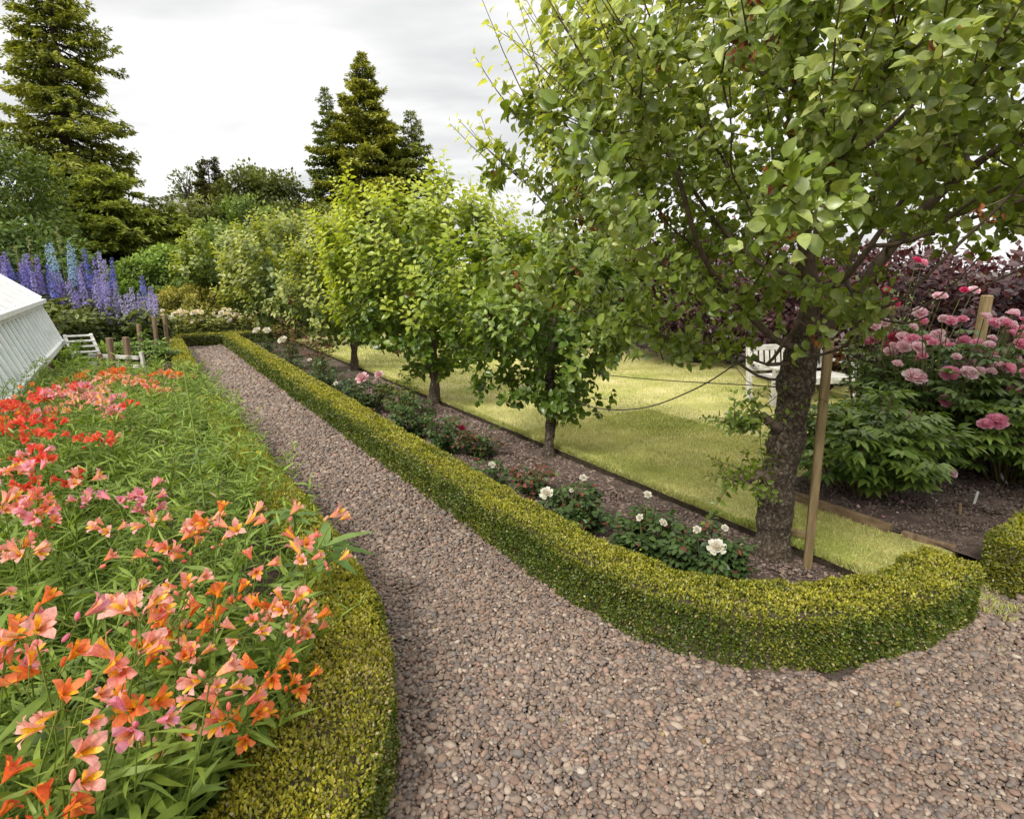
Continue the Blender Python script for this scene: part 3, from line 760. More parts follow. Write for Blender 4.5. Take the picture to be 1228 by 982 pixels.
# the big near tree: broad goblet crown reaching over the camera's right
v = rdir(500)
low = A(1.2, 2.95, 1.6)+rng.normal(0, 1, (170, 3))*A(.40, .3, .17)                 # skirt hanging on its left
low2 = A(1.28, 3.18, 1.26)+rng.normal(0, 1, (22, 3))*A(.12, .14, .10)
top = A(.75, 3.0, 2.75)+rng.normal(0, 1, (110, 3))*A(.35, .4, .4)
rgt = A(2.5, 2.6, 2.6)+rng.normal(0, 1, (160, 3))*A(.55, .55, .25)
fr = A(1.5, 2.05, 2.4)+rng.normal(0, 1, (120, 3))*A(.55, .28, .33)
apple_tree('largest apple tree, nearest, its thick flaky trunk beside the wooden stake', (1.6, 3.28),
           [(1.60, 3.28, 0), (1.57, 3.28, .45), (1.60, 3.29, .9), (1.58, 3.26, 1.38)],
           ((1.78, 3.15, 2.68), (1.62, 1.55, 1.14)), 2300, .082, .051, (6, 5, .8), 560, 21, old=(.155, .22, .028), young=(.64, .68, .27), ybias=.10,
           withered=110, apples=16, extra_att=np.concatenate([low, low2, top, rgt, fr, A(2.9, 3.5, 2.2)+rng.normal(0, 1, (140, 3))*A(.45, .5, .2), A(.45, 3.1, 2.4)+rng.normal(0, 1, (130, 3))*A(.2, .35, .38)]), trunk_r=.096, lshoot=(.22, .55), shell=.3, gap=-.42,
           near_shoots=[((0.91, 1.82, 2.17), (-.35, -.3, .35), .42), ((1.04, 1.69, 2.10), (.1, -.35, .45), .42), ((0.93, 1.74, 2.00), (-.3, -.2, .25), .34), ((1.12, 1.74, 2.27), (-.1, -.3, .6), .42), ((0.79, 1.94, 2.27), (-.5, -.2, .3), .4),
                        ((1.23, 1.64, 2.02), (.3, -.2, .5), .40), ((0.98, 1.79, 2.32), (-.2, -.3, .5), .4), ((0.65, 2.14, 2.42), (-.4, -.3, .5), .45), ((1.21, 1.69, 2.32), (0, -.2, .6), .4), ((0.70, 2.09, 2.12), (-.5, -.4, .2), .38), ((1.16, 1.64, 1.92), (.2, -.3, .2), .34),
                        ((0.20, 3.00, 2.35), (-.5, -.2, .8), .5), ((0.22, 3.05, 2.10), (-.7, -.1, .6), .5), ((0.30, 2.95, 2.60), (-.5, -.1, .9), .55), ((0.45, 2.90, 2.75), (-.3, -.1, 1), .55), ((0.25, 3.10, 1.90), (-.8, 0, .4), .45), ((0.60, 2.90, 2.85), (-.2, 0, 1), .5)],
           lowlimbs=([(1.53, 3.24, .82), (1.42, 3.2, .90), (1.33, 3.17, .86), (1.26, 3.16, .88)], [(1.52, 3.25, .50), (1.43, 3.2, .56), (1.36, 3.18, .53), (1.27, 3.15, .55)]))
apple_tree('slim apple tree second along the lawn edge, dark leaves down to its knee-high trunk', (.34, 5.25),
           [(.34, 5.25, 0), (.36, 5.25, .35), (.33, 5.26, .75), (.36, 5.25, 1.2)],
           ((.34, 5.22, 1.31), (.90, .74, .86)), 800, .075, .076, (4, 5, .7), 150, 33, old=(.105, .175, .026), young=(.33, .42, .09), withered=8, apples=3, trunk_r=.05,
           lshoot=(.2, .42), shell=.2)
apple_tree('round bushy apple tree with bright yellow-green top, third along the lawn edge', (-1.03, 7.48),
           [(-1.03, 7.48, 0), (-1.0, 7.5, .4), (-1.04, 7.48, .9), (-1.02, 7.5, 1.4)],
           ((-1.06, 7.45, 1.55), (1.32, 1.05, 1.14)), 1300, .10, .088, (4, 5, .85), 450, 44, old=(.11, .185, .025), young=(.48, .54, .08), withered=8, trunk_r=.065, T=LEAF2,
           lshoot=(.25, .5), shell=.2)
apple_tree('small-crowned apple tree fourth along the lawn edge with a short bare trunk', (-2.76, 10.12),
           [(-2.76, 10.12, 0), (-2.74, 10.12, .5), (-2.72, 10.14, 1.1)],
           ((-2.78, 10.1, 1.34), (.98, .9, .98)), 560, .115, .105, (3, 5, .7), 150, 55, old=(.10, .155, .03), young=(.38, .41, .09), withered=5, trunk_r=.06, T=LEAF2, lshoot=(.25, .45), shell=.2)
apple_tree('wide pale-topped apple tree fifth along the lawn edge near the cross hedge', (-5.25, 13.5),
           [(-5.25, 13.5, 0), (-5.2, 13.5, .6), (-5.15, 13.5, 1.2)],
           ((-4.85, 13.3, 1.5), (1.55, 1.2, 1.22)), 800, .13, .12, (3, 5, .75), 280, 66, old=(.10, .15, .035), young=(.40, .43, .13), trunk_r=.08, T=LEAF2, lshoot=(.3, .55), shell=.25)
apple_tree('farthest apple tree, a leaning trunk above the pale rose bed', (-9.1, 18.2),
           [(-8.95, 18.2, 0), (-9.15, 18.2, .6), (-9.3, 18.2, 1.1)],
           ((-8.4, 18.3, 1.95), (1.75, 1.2, 1.05)), 520, .17, .15, (4, 5, .8), 120, 77, old=(.10, .15, .03), young=(.34, .39, .10), trunk_r=.08, T=LEAF1, lshoot=(.3, .5), shell=.25)

# ------------------------------------------------------------------ background trees
def conifer(label, base, H, R, nb, tuft, seed, old, tip, droop=.25, power=.8, low=.04, sparse=1.0, name='conifer', up=.25, cat='conifer', lean=0.0, bare=.0, trunk_r=None, upsweep=.35):
    global rng
    keep = rng; rng = np.random.default_rng(seed)
    root = thing(name, label, cat, (*base, 0), 'tall trees beyond the garden')
    tb = MB(); br = MB(); lf = MB()
    z = np.linspace(0, H, 24); wob = np.stack([np.sin(z*.5+seed)*.02*H*.2+lean*z, np.cos(z*.4+seed)*.02*H*.2, z], 1)
    tr = trunk_r or H*.022
    tb.tube(np.c_[base[0]+wob[:, 0], base[1]+wob[:, 1], z-.3*(z == 0)], np.linspace(tr, .02, 24), 10, bump=.06)
    for b in range(nb):
        u = low+(1-low)*((b+rng.random())/nb)**1.05
        h = H*min(u, .985); L = R*(1-u)**power*rng.uniform(.5, 1.15)*(1+.14*math.sin(b*1.7+seed))+.15*tuft
        a = b*2.399+rng.normal(0, .35); el = up*(u-.35)*1.5-droop*.3+rng.normal(0, .1)
        d = A(math.cos(a)*math.cos(el), math.sin(a)*math.cos(el), math.sin(el))
        o = A(base[0]+np.interp(h, z, wob[:, 0]), base[1]+np.interp(h, z, wob[:, 1]), h)
        m = 9; t = np.linspace(0, 1, m)
        pts = o+d*L*t[:, None]; pts[:, 2] += L*(-droop*t**1.5+upsweep*droop*2.2*t**4)
        br.tube(pts, np.linspace(.012*L+.015, .008, m), 4)
        if rng.random() < bare: continue
        ns = max(5, int(L/tuft*4.2*sparse)); q = rng.uniform(.12, 1.0, ns)**.75
        side = np.where(rng.random(ns) < .5, -1, 1)
        lat = A(-math.sin(a), math.cos(a), 0)
        c0 = np.stack([np.interp(q, t, pts[:, k]) for k in range(3)], 1)
        ll = (.08+.30*(1-q))*L*rng.uniform(.3, 1.1, ns)+tuft*.3
        nt_ = 9
        f = rng.random((ns, nt_)); pp = c0[:, None]+(lat*side[:, None])[:, None]*(f*ll[:, None])[..., None]+d*(f*ll[:, None]*.55)[..., None]
        pp[..., 2] -= droop*.55*f**1.3*ll[:, None]
        pp += rng.normal(0, tuft*.22, pp.shape); pp = pp.reshape(-1, 3); n = len(pp)
        dd = unit(np.repeat(lat*side[:, None]+d*.8, nt_, 0)+rng.normal(0, .5, (n, 3))-A(0, 0, droop*.9)*rng.random((n, 1)))
        k = np.clip(np.repeat(q, nt_)*.5+.35*f.ravel()+rng.normal(0, .22, n)+.25*nz(pp, .9, seed), 0, 1)
        lf.inst(*TUFT, frames(dd, A(0, 0, 1)+rng.normal(0, .5, (n, 3))), tuft*rng.uniform(.6, 1.35, n)*np.interp(u, [.7, 1], [1, .6]), pp, mixc(old, tip, k)*rng.uniform(.7, 1.3, (n, 1)))
    tb.build('trunk', M['far_bark'], root); br.build('branches', M['far_bark'], root); lf.build('crown', M['needle'], root)
    rng = keep
    return root
def fz(u, v, y):
    P_ = math.radians(13.3); c, s = math.cos(P_), math.sin(P_); a = (u-614)/700; b = (491-v)/700; t = y/(c+b*s)
    return a*t, 1.7+t*(-s+b*c)
conifer('huge dark redwood rising out of the top left corner of the view', (-23.6, 33.5), 20.0, 5.2, 460, .23, 101, (.075, .105, .02), (.42, .44, .08), droop=.42, power=.78, trunk_r=.34, up=.3, low=.03, sparse=.6)
conifer('narrow spruce with steep layered branches, left of the tall cypress', (-13.4, 46), 14.6, 3.2, 150, .28, 103, (.07, .10, .028), (.31, .37, .085), droop=.3, power=.75, sparse=1.15)
conifer('tallest of the three central conifers, a broad golden-brown cypress', (-10.7, 46.5), 17.0, 7.6, 330, .30, 104, (.09, .115, .022), (.46, .46, .08), droop=.2, power=.9, sparse=1.25)
conifer('shorter conifer leaning against the right flank of the broad cypress', (-7.2, 45.5), 12.9, 3.6, 140, .28, 105, (.08, .11, .025), (.36, .40, .08), droop=.22, power=.7, sparse=1.15)
conifer('olive cypress in front of the huge redwood, lower and rounded', (-19.9, 30), 6.6, 4.2, 150, .25, 106, (.085, .12, .02), (.39, .44, .075), droop=.15, power=.55, sparse=1.2)
conifer('fine-twigged olive conifer beside the low pale tree on the left', (-18.3, 32.5), 5.2, 3.0, 120, .24, 107, (.095, .13, .024), (.42, .47, .085), droop=.15, power=.5, sparse=1.2)
conifer('narrow dark column of a conifer standing far off between paler trees', (-22.9, 47), 9.9, 1.9, 110, .32, 108, (.045, .052, .018), (.14, .14, .045), droop=.1, power=.35, sparse=1.4)

def broadleaf(label, base, c, rad, ncl, nleaf, leaf, seed, old, tip, trunk_r=.2, name='broadleaf_tree', cat='tree', T=DIAM, group='tall trees beyond the garden', mat='far_leaf', cl=.30, gap=.0, flatn=.7, ground=True, nstem=1):
    global rng
    keep = rng; rng = np.random.default_rng(seed)
    root = thing(name, label, cat, (*base, 0), group)
    c, rad = A(*c), A(*rad); tb = MB(); lf = MB()
    v = rdir(ncl*3); v = v[v[:, 2] > -.75][:ncl]; q = .55+.45*rng.random(len(v))**.5
    cc = c+v*rad*q[:, None]*(1+.13*nz(v, 2.2, seed))[:, None]
    fork = A(base[0]+(c[0]-base[0])*.5, base[1]+(c[1]-base[1])*.5, max(.12, c[2]-rad[2]*.55))
    if nstem == 1: tb.tube([[base[0], base[1], -.1], [base[0], base[1], fork[2]*.5], fork], [trunk_r*1.2, trunk_r, trunk_r*.85], 9, bump=.1)
    for i in range(0, len(cc), max(1, len(cc)//40)):
        a = fork if nstem == 1 else A(base[0]+rng.normal(0, rad[0]*.12), base[1]+rng.normal(0, rad[1]*.12), -.03)
        m = (a+cc[i])/2+rng.normal(0, .12, 3)*rad-A(0, 0, .08*rad[2]); tb.tube([a, m, cc[i]], [trunk_r*.45, trunk_r*.25, trunk_r*.06], 5)
    n = len(cc)*nleaf; ci = np.repeat(np.arange(len(cc)), nleaf)
    rv = rdir(n)*(.35+.65*rng.random((n, 1))**.6); cs = rad.mean()*cl*rng.uniform(.7, 1.3, len(cc))
    p = cc[ci]+rv*cs[ci][:, None]*A(1, 1, flatn)
    if ground: p[:, 2] = np.maximum(p[:, 2], .03)
    outw = unit(p-c)
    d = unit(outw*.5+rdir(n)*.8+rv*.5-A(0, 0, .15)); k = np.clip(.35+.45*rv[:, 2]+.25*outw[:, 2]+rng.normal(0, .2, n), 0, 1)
    tone = rng.uniform(.75, 1.2, len(cc))[ci][:, None]
    old, tip = A(*old)*1.5, A(*tip)*1.7
    lf.inst(*T, frames(d, outw+A(0, 0, .7)+rng.normal(0, .4, (n, 3))), leaf*rng.uniform(.6, 1.3, n), p, mixc(old, tip, k)*tone*rng.uniform(.8, 1.2, (n, 1)))
    tb.build('trunk' if nstem == 1 else 'stems', M['far_bark'], root); lf.build('crown' if name.endswith('tree') else 'foliage', M[mat], root)
    rng = keep
    return root
broadleaf('leafy mid-green tree cut off by the left edge, below the redwood', (-22.5, 24), (-22.5, 24, 4.0), (4.3, 3.2, 3.3), 150, 170, .18, 201, (.04, .065, .012), (.10, .135, .022))
broadleaf('round dark green oak far behind, left of the central conifers', (-18.0, 44), (-18.0, 44, 5.7), (2.7, 2.4, 3.2), 110, 150, .27, 202, (.042, .056, .013), (.115, .13, .028), cl=.32)
broadleaf('low dark oak crown filling the gap below the narrow spruce', (-13.6, 40), (-13.6, 40, 3.3), (3.3, 2.6, 2.6), 80, 140, .25, 203, (.04, .052, .013), (.10, .115, .025), cl=.34)
broadleaf('pale yellow-green tree far off, left of the narrow dark conifer', (-22.5, 42), (-22.0, 42, 3.9), (2.3, 2.2, 2.4), 70, 130, .22, 204, (.075, .10, .03), (.22, .24, .075), cl=.34)
broadleaf('wispy half-bare young tree just above the pale far tree', (-26.2, 50), (-26.2, 50, 8.2), (1.1, 1.1, 1.7), 24, 22, .28, 205, (.05, .07, .03), (.12, .14, .06), cl=.35)
broadleaf('rounded green shrub with glossy leaves beyond the end of the flower bed', (-11.6, 20), (-11.6, 20, 1.25), (1.5, 1.3, 1.15), 80, 110, .14, 206, (.05, .095, .02), (.16, .22, .04), trunk_r=.05, name='round_shrub', cat='shrub', group='shrubs beyond the flower bed', nstem=3)
broadleaf('olive domed shrub of fine leaves behind the pale rose bed', (-9.75, 18.0), (-9.75, 18.0, .62), (1.15, .9, .62), 80, 130, .075, 207, (.10, .105, .02), (.27, .24, .05), trunk_r=.03, name='dome_shrub', cat='shrub', group='shrubs beyond the flower bed', nstem=3)
broadleaf('tall green shrub far behind the leaning farthest apple tree', (-12.4, 26), (-10.9, 26, 2.2), (2.6, 1.6, 2.2), 90, 120, .18, 208, (.05, .085, .02), (.15, .20, .045), trunk_r=.08, name='tall_shrub', cat='shrub', group='shrubs beyond the flower bed', nstem=3)
broadleaf('dark evergreen shrub behind the delphiniums at the left edge', (-13.5, 16.5), (-13.8, 16.8, 1.4), (2.2, 1.4, 1.6), 90, 120, .14, 209, (.028, .055, .014), (.08, .12, .025), trunk_r=.06, name='evergreen_shrub', cat='shrub', group='shrubs beyond the flower bed', nstem=3)
# copper beeches closing the far side of the lawn
for i, (s, t, w, h, lab) in enumerate([
        (13.2, 9.0, 1.7, 2.3, 'copper beech bush at the far end of the lawn, seen through the third apple tree'),
        (10.2, 9.0, 1.7, 2.35, 'copper beech bush across the lawn, showing between the second and the largest apple tree'),
        (7.3, 9.0, 1.7, 2.3, 'copper beech bush across the lawn, just left of the thick near trunk'),
        (4.5, 9.1, 1.7, 1.95, 'dark copper beech bush directly behind the white bench'),
        (1.9, 9.2, 1.7, 1.95, 'copper beech bush behind the pink peony flowers'),
        (-.7, 9.3, 1.7, 1.95, 'copper beech bush behind the peonies at the right edge of the view')]):
    x, y = P(s, t)
    broadleaf(lab, (x, y), (x, y, h*.52), (w, 1.2, h*.52), 110, 120, .10, 300+i, (.022, .010, .012), (.06, .022, .022), trunk_r=.06, name='copper_beech', cat='beech bush',
              group='copper beeches along the far side of the lawn', mat='purple_leaf', nstem=3, cl=.34)
for i, (s, t, h, lab) in enumerate([(21, 3.8, 2.0, 'plain green bush at the far end of the lawn behind the fourth apple tree'),
                                    (17.5, 6.6, 1.7, 'yellowish green bush closing the end of the lawn behind the third apple tree')]):
    x, y = P(s, t)
    broadleaf(lab, (x, y), (x, y, h*.5), (2.3, 1.5, h*.55), 90, 110, .16, 320+i, (.05, .085, .02), (.16, .2, .045), trunk_r=.05, name='garden_bush', cat='bush', group='bushes at the end of the lawn', nstem=3)

# ------------------------------------------------------------------ flowers
def petal(L, wd, prof, nw=2):
    """petal strip along a profile of (radial, axial) points; returns verts (rows x 3) in the x-radial plane"""
    V = []
    m = len(prof)
    for i, (r, z) in enumerate(prof):
        w = wd[i]
        V += [[r, -w, z+.25*w], [r, 0, z], [r, w, z+.25*w]]
    F = []
    for i in range(m-1):
        a = 3*i; b = a+3
        F += [[a, b, b+1, a+1], [a+1, b+1, b+2, a+2]]
    return np.array(V, float)*L, np.array(F)
def rotz(V, a):
    c, s = math.cos(a), math.sin(a)
    return np.stack([V[:, 0]*c-V[:, 1]*s, V[:, 0]*s+V[:, 1]*c, V[:, 2]], 1)
def alstro_mesh(name, c_out, c_tip, c_in, seed):
    r = np.random.default_rng(seed); mb = MB()
    op = r.uniform(.7, 1.08)
    for k in range(6):
        inner = k % 2
        if inner: prof = [(.04, 0), (.10, .35), (.22*op, .68), (.40*op, .95), (.50*op, 1.02)]; wd = [.03, .08, .12, .10, .008]
        else: prof = [(.05, 0), (.13, .30), (.26*op, .66), (.52*op, .92), (.78*op, .90)]; wd = [.04, .12, .21, .19, .012]
        V, F = petal(1, wd, prof)
        V[:, 2] += r.normal(0, .03, len(V)); V[:, :2] *= r.uniform(.92, 1.1)
        row = np.repeat(np.arange(5), 3)/4
        if inner:
            yel = 1.0 if k != 3 else .25
            C = mixc(c_in if yel == 1 else c_out, c_tip, np.clip((row-.55)*1.6, 0, 1)*(.7 if yel == 1 else 1))
        else: C = mixc(mixc(c_out, c_in, np.clip(.55-row, 0, 1)), c_tip, np.clip((row-.35)*1.2, 0, 1))
        mb.add(rotz(V, k*PI/3+r.normal(0, .06)), F, C)
    for k in range(4):
        a = r.random()*6; mb.tube([[.02*math.cos(a), .02*math.sin(a), .1], [.06*math.cos(a), .06*math.sin(a), .6], [.12*math.cos(a), .12*math.sin(a), .86]], .012, 3, (.55, .3, .12))
    mb.tube([[0, 0, -.25], [0, 0, .03]], [.04, .07], 5, (.2, .26, .06))
    return mb.mesh(name, [M['petal']])
HUES = {  # outer, tip, throat
    'salmon': ((.86, .27, .20), (.88, .40, .36), (.92, .52, .02)),
    'orange': ((.86, .22, .06), (.88, .28, .13), (.92, .48, .02)),
    'peach': ((.88, .40, .32), (.90, .50, .46), (.93, .60, .03)),
    'pink': ((.82, .28, .40), (.86, .46, .55), (.86, .46, .20)),
    'red': ((.78, .06, .045), (.84, .16, .13), (.82, .24, .05)),
    'scarlet': ((.80, .12, .04), (.82, .20, .07), (.84, .36, .05))}
AM = {h: [alstro_mesh('flower', *v, i+11*j) for i in range(4)] for j, (h, v) in enumerate(HUES.items())}
BUD = {}
for h in HUES:
    mb = MB(); mb.add(ICO1[0]*A(.006, .006, .013), ICO1[1], HUES[h][0]); mb.tube([[0, 0, -.03], [0, 0, -.01]], [.001, .002], 4, (.2, .24, .06)); BUD[h] = mb.mesh('bud', [M['petal']])
def place(me, name, parent, p, axis, s, roll):
    o = bpy.data.objects.new(name, me); COL.objects.link(o); o.parent = parent
    o.location = Vector(p)-wloc(parent)
    q = Vector(axis).to_track_quat('Z', 'Y') @ Quaternion((0, 0, 1), roll)
    o.rotation_mode = 'QUATERNION'; o.rotation_quaternion = q; o.scale = (s, s, s)
    return o
GREEN_A, GREEN_B = A(.075, .15, .022), A(.27, .37, .06)
def leafy_stem(mbs, mbl, a, b, nl, ll, bow=.05, T=STRAP, ca=GREEN_A, cb=GREEN_B, tone=0.0, lo=.2, hi=.97):
    a, b = np.asarray(a, float), np.asarray(b, float)
    t = np.linspace(0, 1, 6)[:, None]; side = rng.normal(0, 1, 3)*A(1, 1, 0)
    pts = a*(1-t)+b*t+side*bow*np.sin(t*PI); pts[:, :2] += ((b-a)[:2]*(t**1.6-t)*.5)
    mbs.tube(pts, np.linspace(.0032, .0018, 6), 4, mixc(ca, cb, .5+tone))
    u = np.sort(rng.uniform(lo, hi, nl)); c = np.stack([np.interp(u, t[:, 0], pts[:, k]) for k in range(3)], 1)
    an = np.arange(nl)*2.4+rng.random()*6
    d = np.stack([np.cos(an), np.sin(an), rng.uniform(.15, 1.1, nl)], 1)
    col = mixc(ca, cb, np.clip(.15+.7*u+rng.normal(0, .2, nl)+tone, 0, 1.2))*rng.uniform(.8, 1.2, (nl, 1))
    sc = ll*rng.uniform(.6, 1.25, nl)
    mbl.inst(*T, frames(d, A(0, 0, 1)+rng.normal(0, .5, (nl, 3))), np.stack([sc*rng.uniform(.8, 1.4, nl), sc, sc*rng.uniform(.4, 1.8, nl)], 1), c, col)
    return pts
def alstro(label, x, y, R, H, hues, nst, fpl, fs=.047, lean=(0, 0), leafL=.10):
    root = thing('alstroemeria_plant', label, 'flowering plant', (x, y, 0), 'alstroemeria clumps in the flower bed')
    st = MB(); lf = MB(); made = 0; nb = 0
    for i in range(nst+int(nst*1.4)):
        flo = i < nst
        q = math.sqrt(rng.random()); a = rng.random()*2*PI
        bx, by = x+.55*R*q*math.cos(a), y+.55*R*q*math.sin(a)
        h = H*(1-.28*q*q)*rng.uniform(.82, 1.06)*(1 if flo else rng.uniform(.4, .72))
        tx, ty = x+R*q*math.cos(a)*1.05+lean[0]*h, y+R*q*math.sin(a)*1.05+lean[1]*h
        leafy_stem(st, lf, (bx, by, 0), (tx, ty, h), 14 if flo else 20, leafL*(1 if flo else 1.15), lo=.12, hi=.86 if flo else .98)
        if not flo: continue
        tip = A(tx, ty, h); hue = hues[rng.integers(len(hues))]
        k = fpl+rng.integers(-1, 2)
        for j in range(max(k, 1)):
            if made >= 98: break
            aa = j*2*PI/max(k, 1)+rng.random()*1.2
            ax = unit(A(math.cos(aa), math.sin(aa), 0)*rng.uniform(.5, 1.1)+A(0, -.25, rng.uniform(.25, .9))+A(math.cos(a), math.sin(a), 0)*.3)
            p = tip+ax*rng.uniform(.02, .05)+A(0, 0, .01)
            st.tube([tip, (tip+p)/2+A(0, 0, -.006), p-ax*.012], .0014, 4, (.22, .22, .05))
            place(AM[hue][rng.integers(4)], 'flower', root, p, ax, fs*rng.uniform(.75, 1.12), rng.random()*6); made += 1
        for j in range(rng.integers(0, 3)):
            d = unit(rng.normal(0, .6, 3)+A(0, 0, .5)); p = tip+d*.03
            if nb < 60: place(BUD[hue], 'bud', root, p, d, 1.0, 0); nb += 1
    st.build('stems', M['stem'], root); lf.build('leaves', M['leaf'], root)
    return root
alstro('salmon and yellow alstroemeria clump nearest the lens, beside the broad near hedge', -1.14, 1.14, .36, .92, ['salmon', 'peach', 'peach', 'orange', 'pink'], 42, 2, lean=(.16, 0), fs=.052)
alstro('orange alstroemeria clump leaning out over the top of the broad near hedge', -1.08, 1.66, .28, .68, ['orange', 'salmon', 'orange', 'peach'], 36, 2, lean=(.34, -.14), fs=.046)
alstro('scarlet and salmon alstroemeria clump in the bottom left corner of the view', -1.12, .70, .28, .74, ['orange', 'salmon', 'scarlet'], 30, 2, lean=(.1, .1), fs=.05)
alstro('peach alstroemeria clump at the left edge behind the nearest salmon clump', -1.50, 1.42, .38, .95, ['peach', 'salmon', 'pink'], 16, 2)
alstro('peach and yellow alstroemeria clump standing tallest, behind the orange clump leaning on the hedge', -1.10, 1.95, .36, .90, ['peach', 'salmon', 'peach', 'orange'], 26, 2, lean=(.2, -.1), fs=.05)
alstro('rose pink alstroemeria clump in the middle of the near bed', -1.85, 2.12, .40, .93, ['pink', 'pink', 'peach'], 12, 3)
alstro('pale salmon pink alstroemeria clump cut by the left edge, before the red mass', -2.15, 2.15, .38, .95, ['peach', 'pink', 'salmon'], 20, 4)
alstro('red alstroemeria clump behind the rose pink one', -2.6, 2.95, .48, .96, ['red', 'pink', 'red', 'red'], 26, 4)
alstro('deep red alstroemeria clump, the densest of the red mass at left', -3.3, 3.25, .50, .95, ['red', 'red', 'scarlet'], 24, 4)
alstro('red and pink alstroemeria clump on the right flank of the red mass', -3.0, 3.95, .45, .88, ['red', 'pink', 'peach'], 22, 4)
alstro('scarlet alstroemeria clump at the left edge, behind the deep red one', -4.0, 4.0, .50, .86, ['scarlet', 'red', 'red'], 22, 4)
alstro('loose salmon alstroemeria clump behind the red mass', -3.75, 4.75, .45, .72, ['salmon', 'peach', 'pink'], 12, 4)
alstro('orange-red alstroemeria clump in front of the white slatted frame', -4.75, 6.65, .55, .52, ['scarlet', 'orange', 'scarlet'], 16, 4, fs=.062)
alstro('pale salmon alstroemeria clump just right of the orange-red one by the slatted frame', -4.15, 6.05, .50, .56, ['peach', 'salmon', 'peach'], 16, 4, fs=.062)
alstro('small coral alstroemeria clump near the cut end of the narrow hedge', -4.35, 7.2, .42, .46, ['salmon', 'orange'], 9, 4, fs=.062)
alstro('sparse orange alstroemeria clump amid green leaves at the far left of the bed', -4.35, 5.0, .45, .68, ['orange', 'salmon'], 6, 3)
# the mass of flowerless green growth between the clumps and over the hedge
st = MB(); lf = MB()
n = 0
while n < 2300:
    s, t = rng.uniform(1.4, 9.7), rng.uniform(-1.9, .74)
    x, y = P(s, t)
    if y < .5 or x < -6.2: continue
    if y < 3.0:
        hd, hw = near_line(H_LEFT, np.array([[x, y]]))
        if hd[0] < hw[0]/2+.05 or t > .5: continue
    edge = np.clip((.72-t)/.8, 0, 1)
    h = (.46-.10*(y < 3)+.24*edge**.8*np.interp(y, [3, 6], [1, .35]))*rng.uniform(.7, 1.15)*(1+.16*float(nz(A(x, y, 0), 2.0, 3)))
    if y < 2.6: h *= 1.05
    bx = x-.10; lx = rng.normal(.06, .09)
    z0 = .0
    leafy_stem(st, lf, (bx, y, z0), (x+lx, y+rng.normal(-.02, .09), h), 17, .10, T=NARROW, tone=.16*float(nz(A(x, y, 0), 1.6, 8)), lo=.3)
    n += 1
# dry pale leaves hanging among them
m = 900; s = rng.uniform(1.5, 9.6, m); t = rng.uniform(-1.6, .6, m); q = s[:, None]*D_+t[:, None]*N_
kk = (q[:, 1] > 2.8) & (t < .35); q = q[kk]; m = len(q)
lf.inst(*STRAP, frames(unit(rng.normal(0, 1, (m, 3))*A(1, 1, .6)), rdir(m)), .09*rng.uniform(.5, 1.2, m), np.c_[q, rng.uniform(.25, .55, m)], mixc((.35, .25, .11), (.5, .42, .22), rng.random(m)))
off = st.n; st.V += lf.V; st.C += lf.C; st.M += lf.M; st.F += [f+off for f in lf.F]; st.n += lf.n
kind(st.build('green_foliage', M['leaf']), 'stuff')

def lily(label, x, y, H, nl, ll, whorl=False, z0=0.0):
    root = thing('lily_plant', label, 'plant', (x, y, 0), 'lily stems among the alstroemerias')
    st = MB(); lf = MB()
    t = np.linspace(0, 1, 8)[:, None]; pts = A(x, y, 0)*(1-t)+A(x+.03, y, H)*t; pts[:, 0] += .02*np.sin(t[:, 0]*4)
    st.tube(pts, np.linspace(.008, .004, 8), 7, (.22, .29, .06))
    u = rng.uniform(.35, 1, nl) if not whorl else np.r_[rng.uniform(.93, 1.0, nl*2//3), rng.uniform(.3, .9, nl-nl*2//3)]
    a = np.arange(nl)*2.4; d = np.stack([np.cos(a), np.sin(a), rng.uniform(-.1, .5, nl)], 1)
    c = np.stack([np.interp(u, t[:, 0], pts[:, k]) for k in range(3)], 1)
    sc = ll*rng.uniform(.7, 1.1, nl)
    lf.inst(*LANCE, frames(d, A(0, 0, 1)+rng.normal(0, .2, (nl, 3))), np.stack([sc*.7, sc, sc*.8], 1), c, mixc((.10, .18, .04), (.2, .3, .07), rng.random(nl)))
    st.build('stem', M['stem'], root); lf.build('leaves', M['leaf'], root)
lily('single tall pale lily stem rising above the green foliage', -1.72, 3.0, 1.22, 26, .09)
lily('lily shoot with a whorl of long leaves reaching over the hedge to the path', -.86, 2.42, .50, 16, .22, True)
lily('shorter lily shoot with a star of leaves just behind the one over the hedge', -1.12, 2.75, .52, 16, .16, True)

# ------------------------------------------------------------------ double flowers: roses and peonies
def double_mesh(name, c1, c2, rings, seed, mat='petal'):
    r = np.random.default_rng(seed); mb = MB()
    for k, (n, R0, H0, op, w) in enumerate(rings):
        for i in range(n):
            prof = [(.06, 0), (R0*.55, H0*.30), (R0*.95, H0*.72), (R0*(1+op), H0)]
            V, F = petal(1, [.06, w*.8, w, w*.62], prof)
            V += r.normal(0, .035, V.shape); V[:, 2] += k*.02
            row = np.repeat(np.arange(4), 3)/3
            mb.add(rotz(V, i*2*PI/n+k*.7+r.normal(0, .12)), F, mixc(c1, c2, np.clip(row*.8+r.normal(0, .15)+k*.04, 0, 1)))
    return mb.mesh(name, [M[mat]])
RR = [(6, .95, .20, .12, .36), (6, .75, .42, .05, .34), (6, .52, .58, -.1, .3), (5, .32, .66, -.2, .22), (4, .14, .7, -.3, .14)]
PR = [(7, 1.0, .18, .1, .40), (8, .88, .42, .05, .32), (9, .68, .62, 0, .26), (9, .46, .76, 0, .22), (7, .24, .86, 0, .18), (4, .08, .9, 0, .12)]
ROSE_W = [double_mesh('flower', (.74, .72, .56), (.84, .83, .76), RR, i) for i in range(3)]
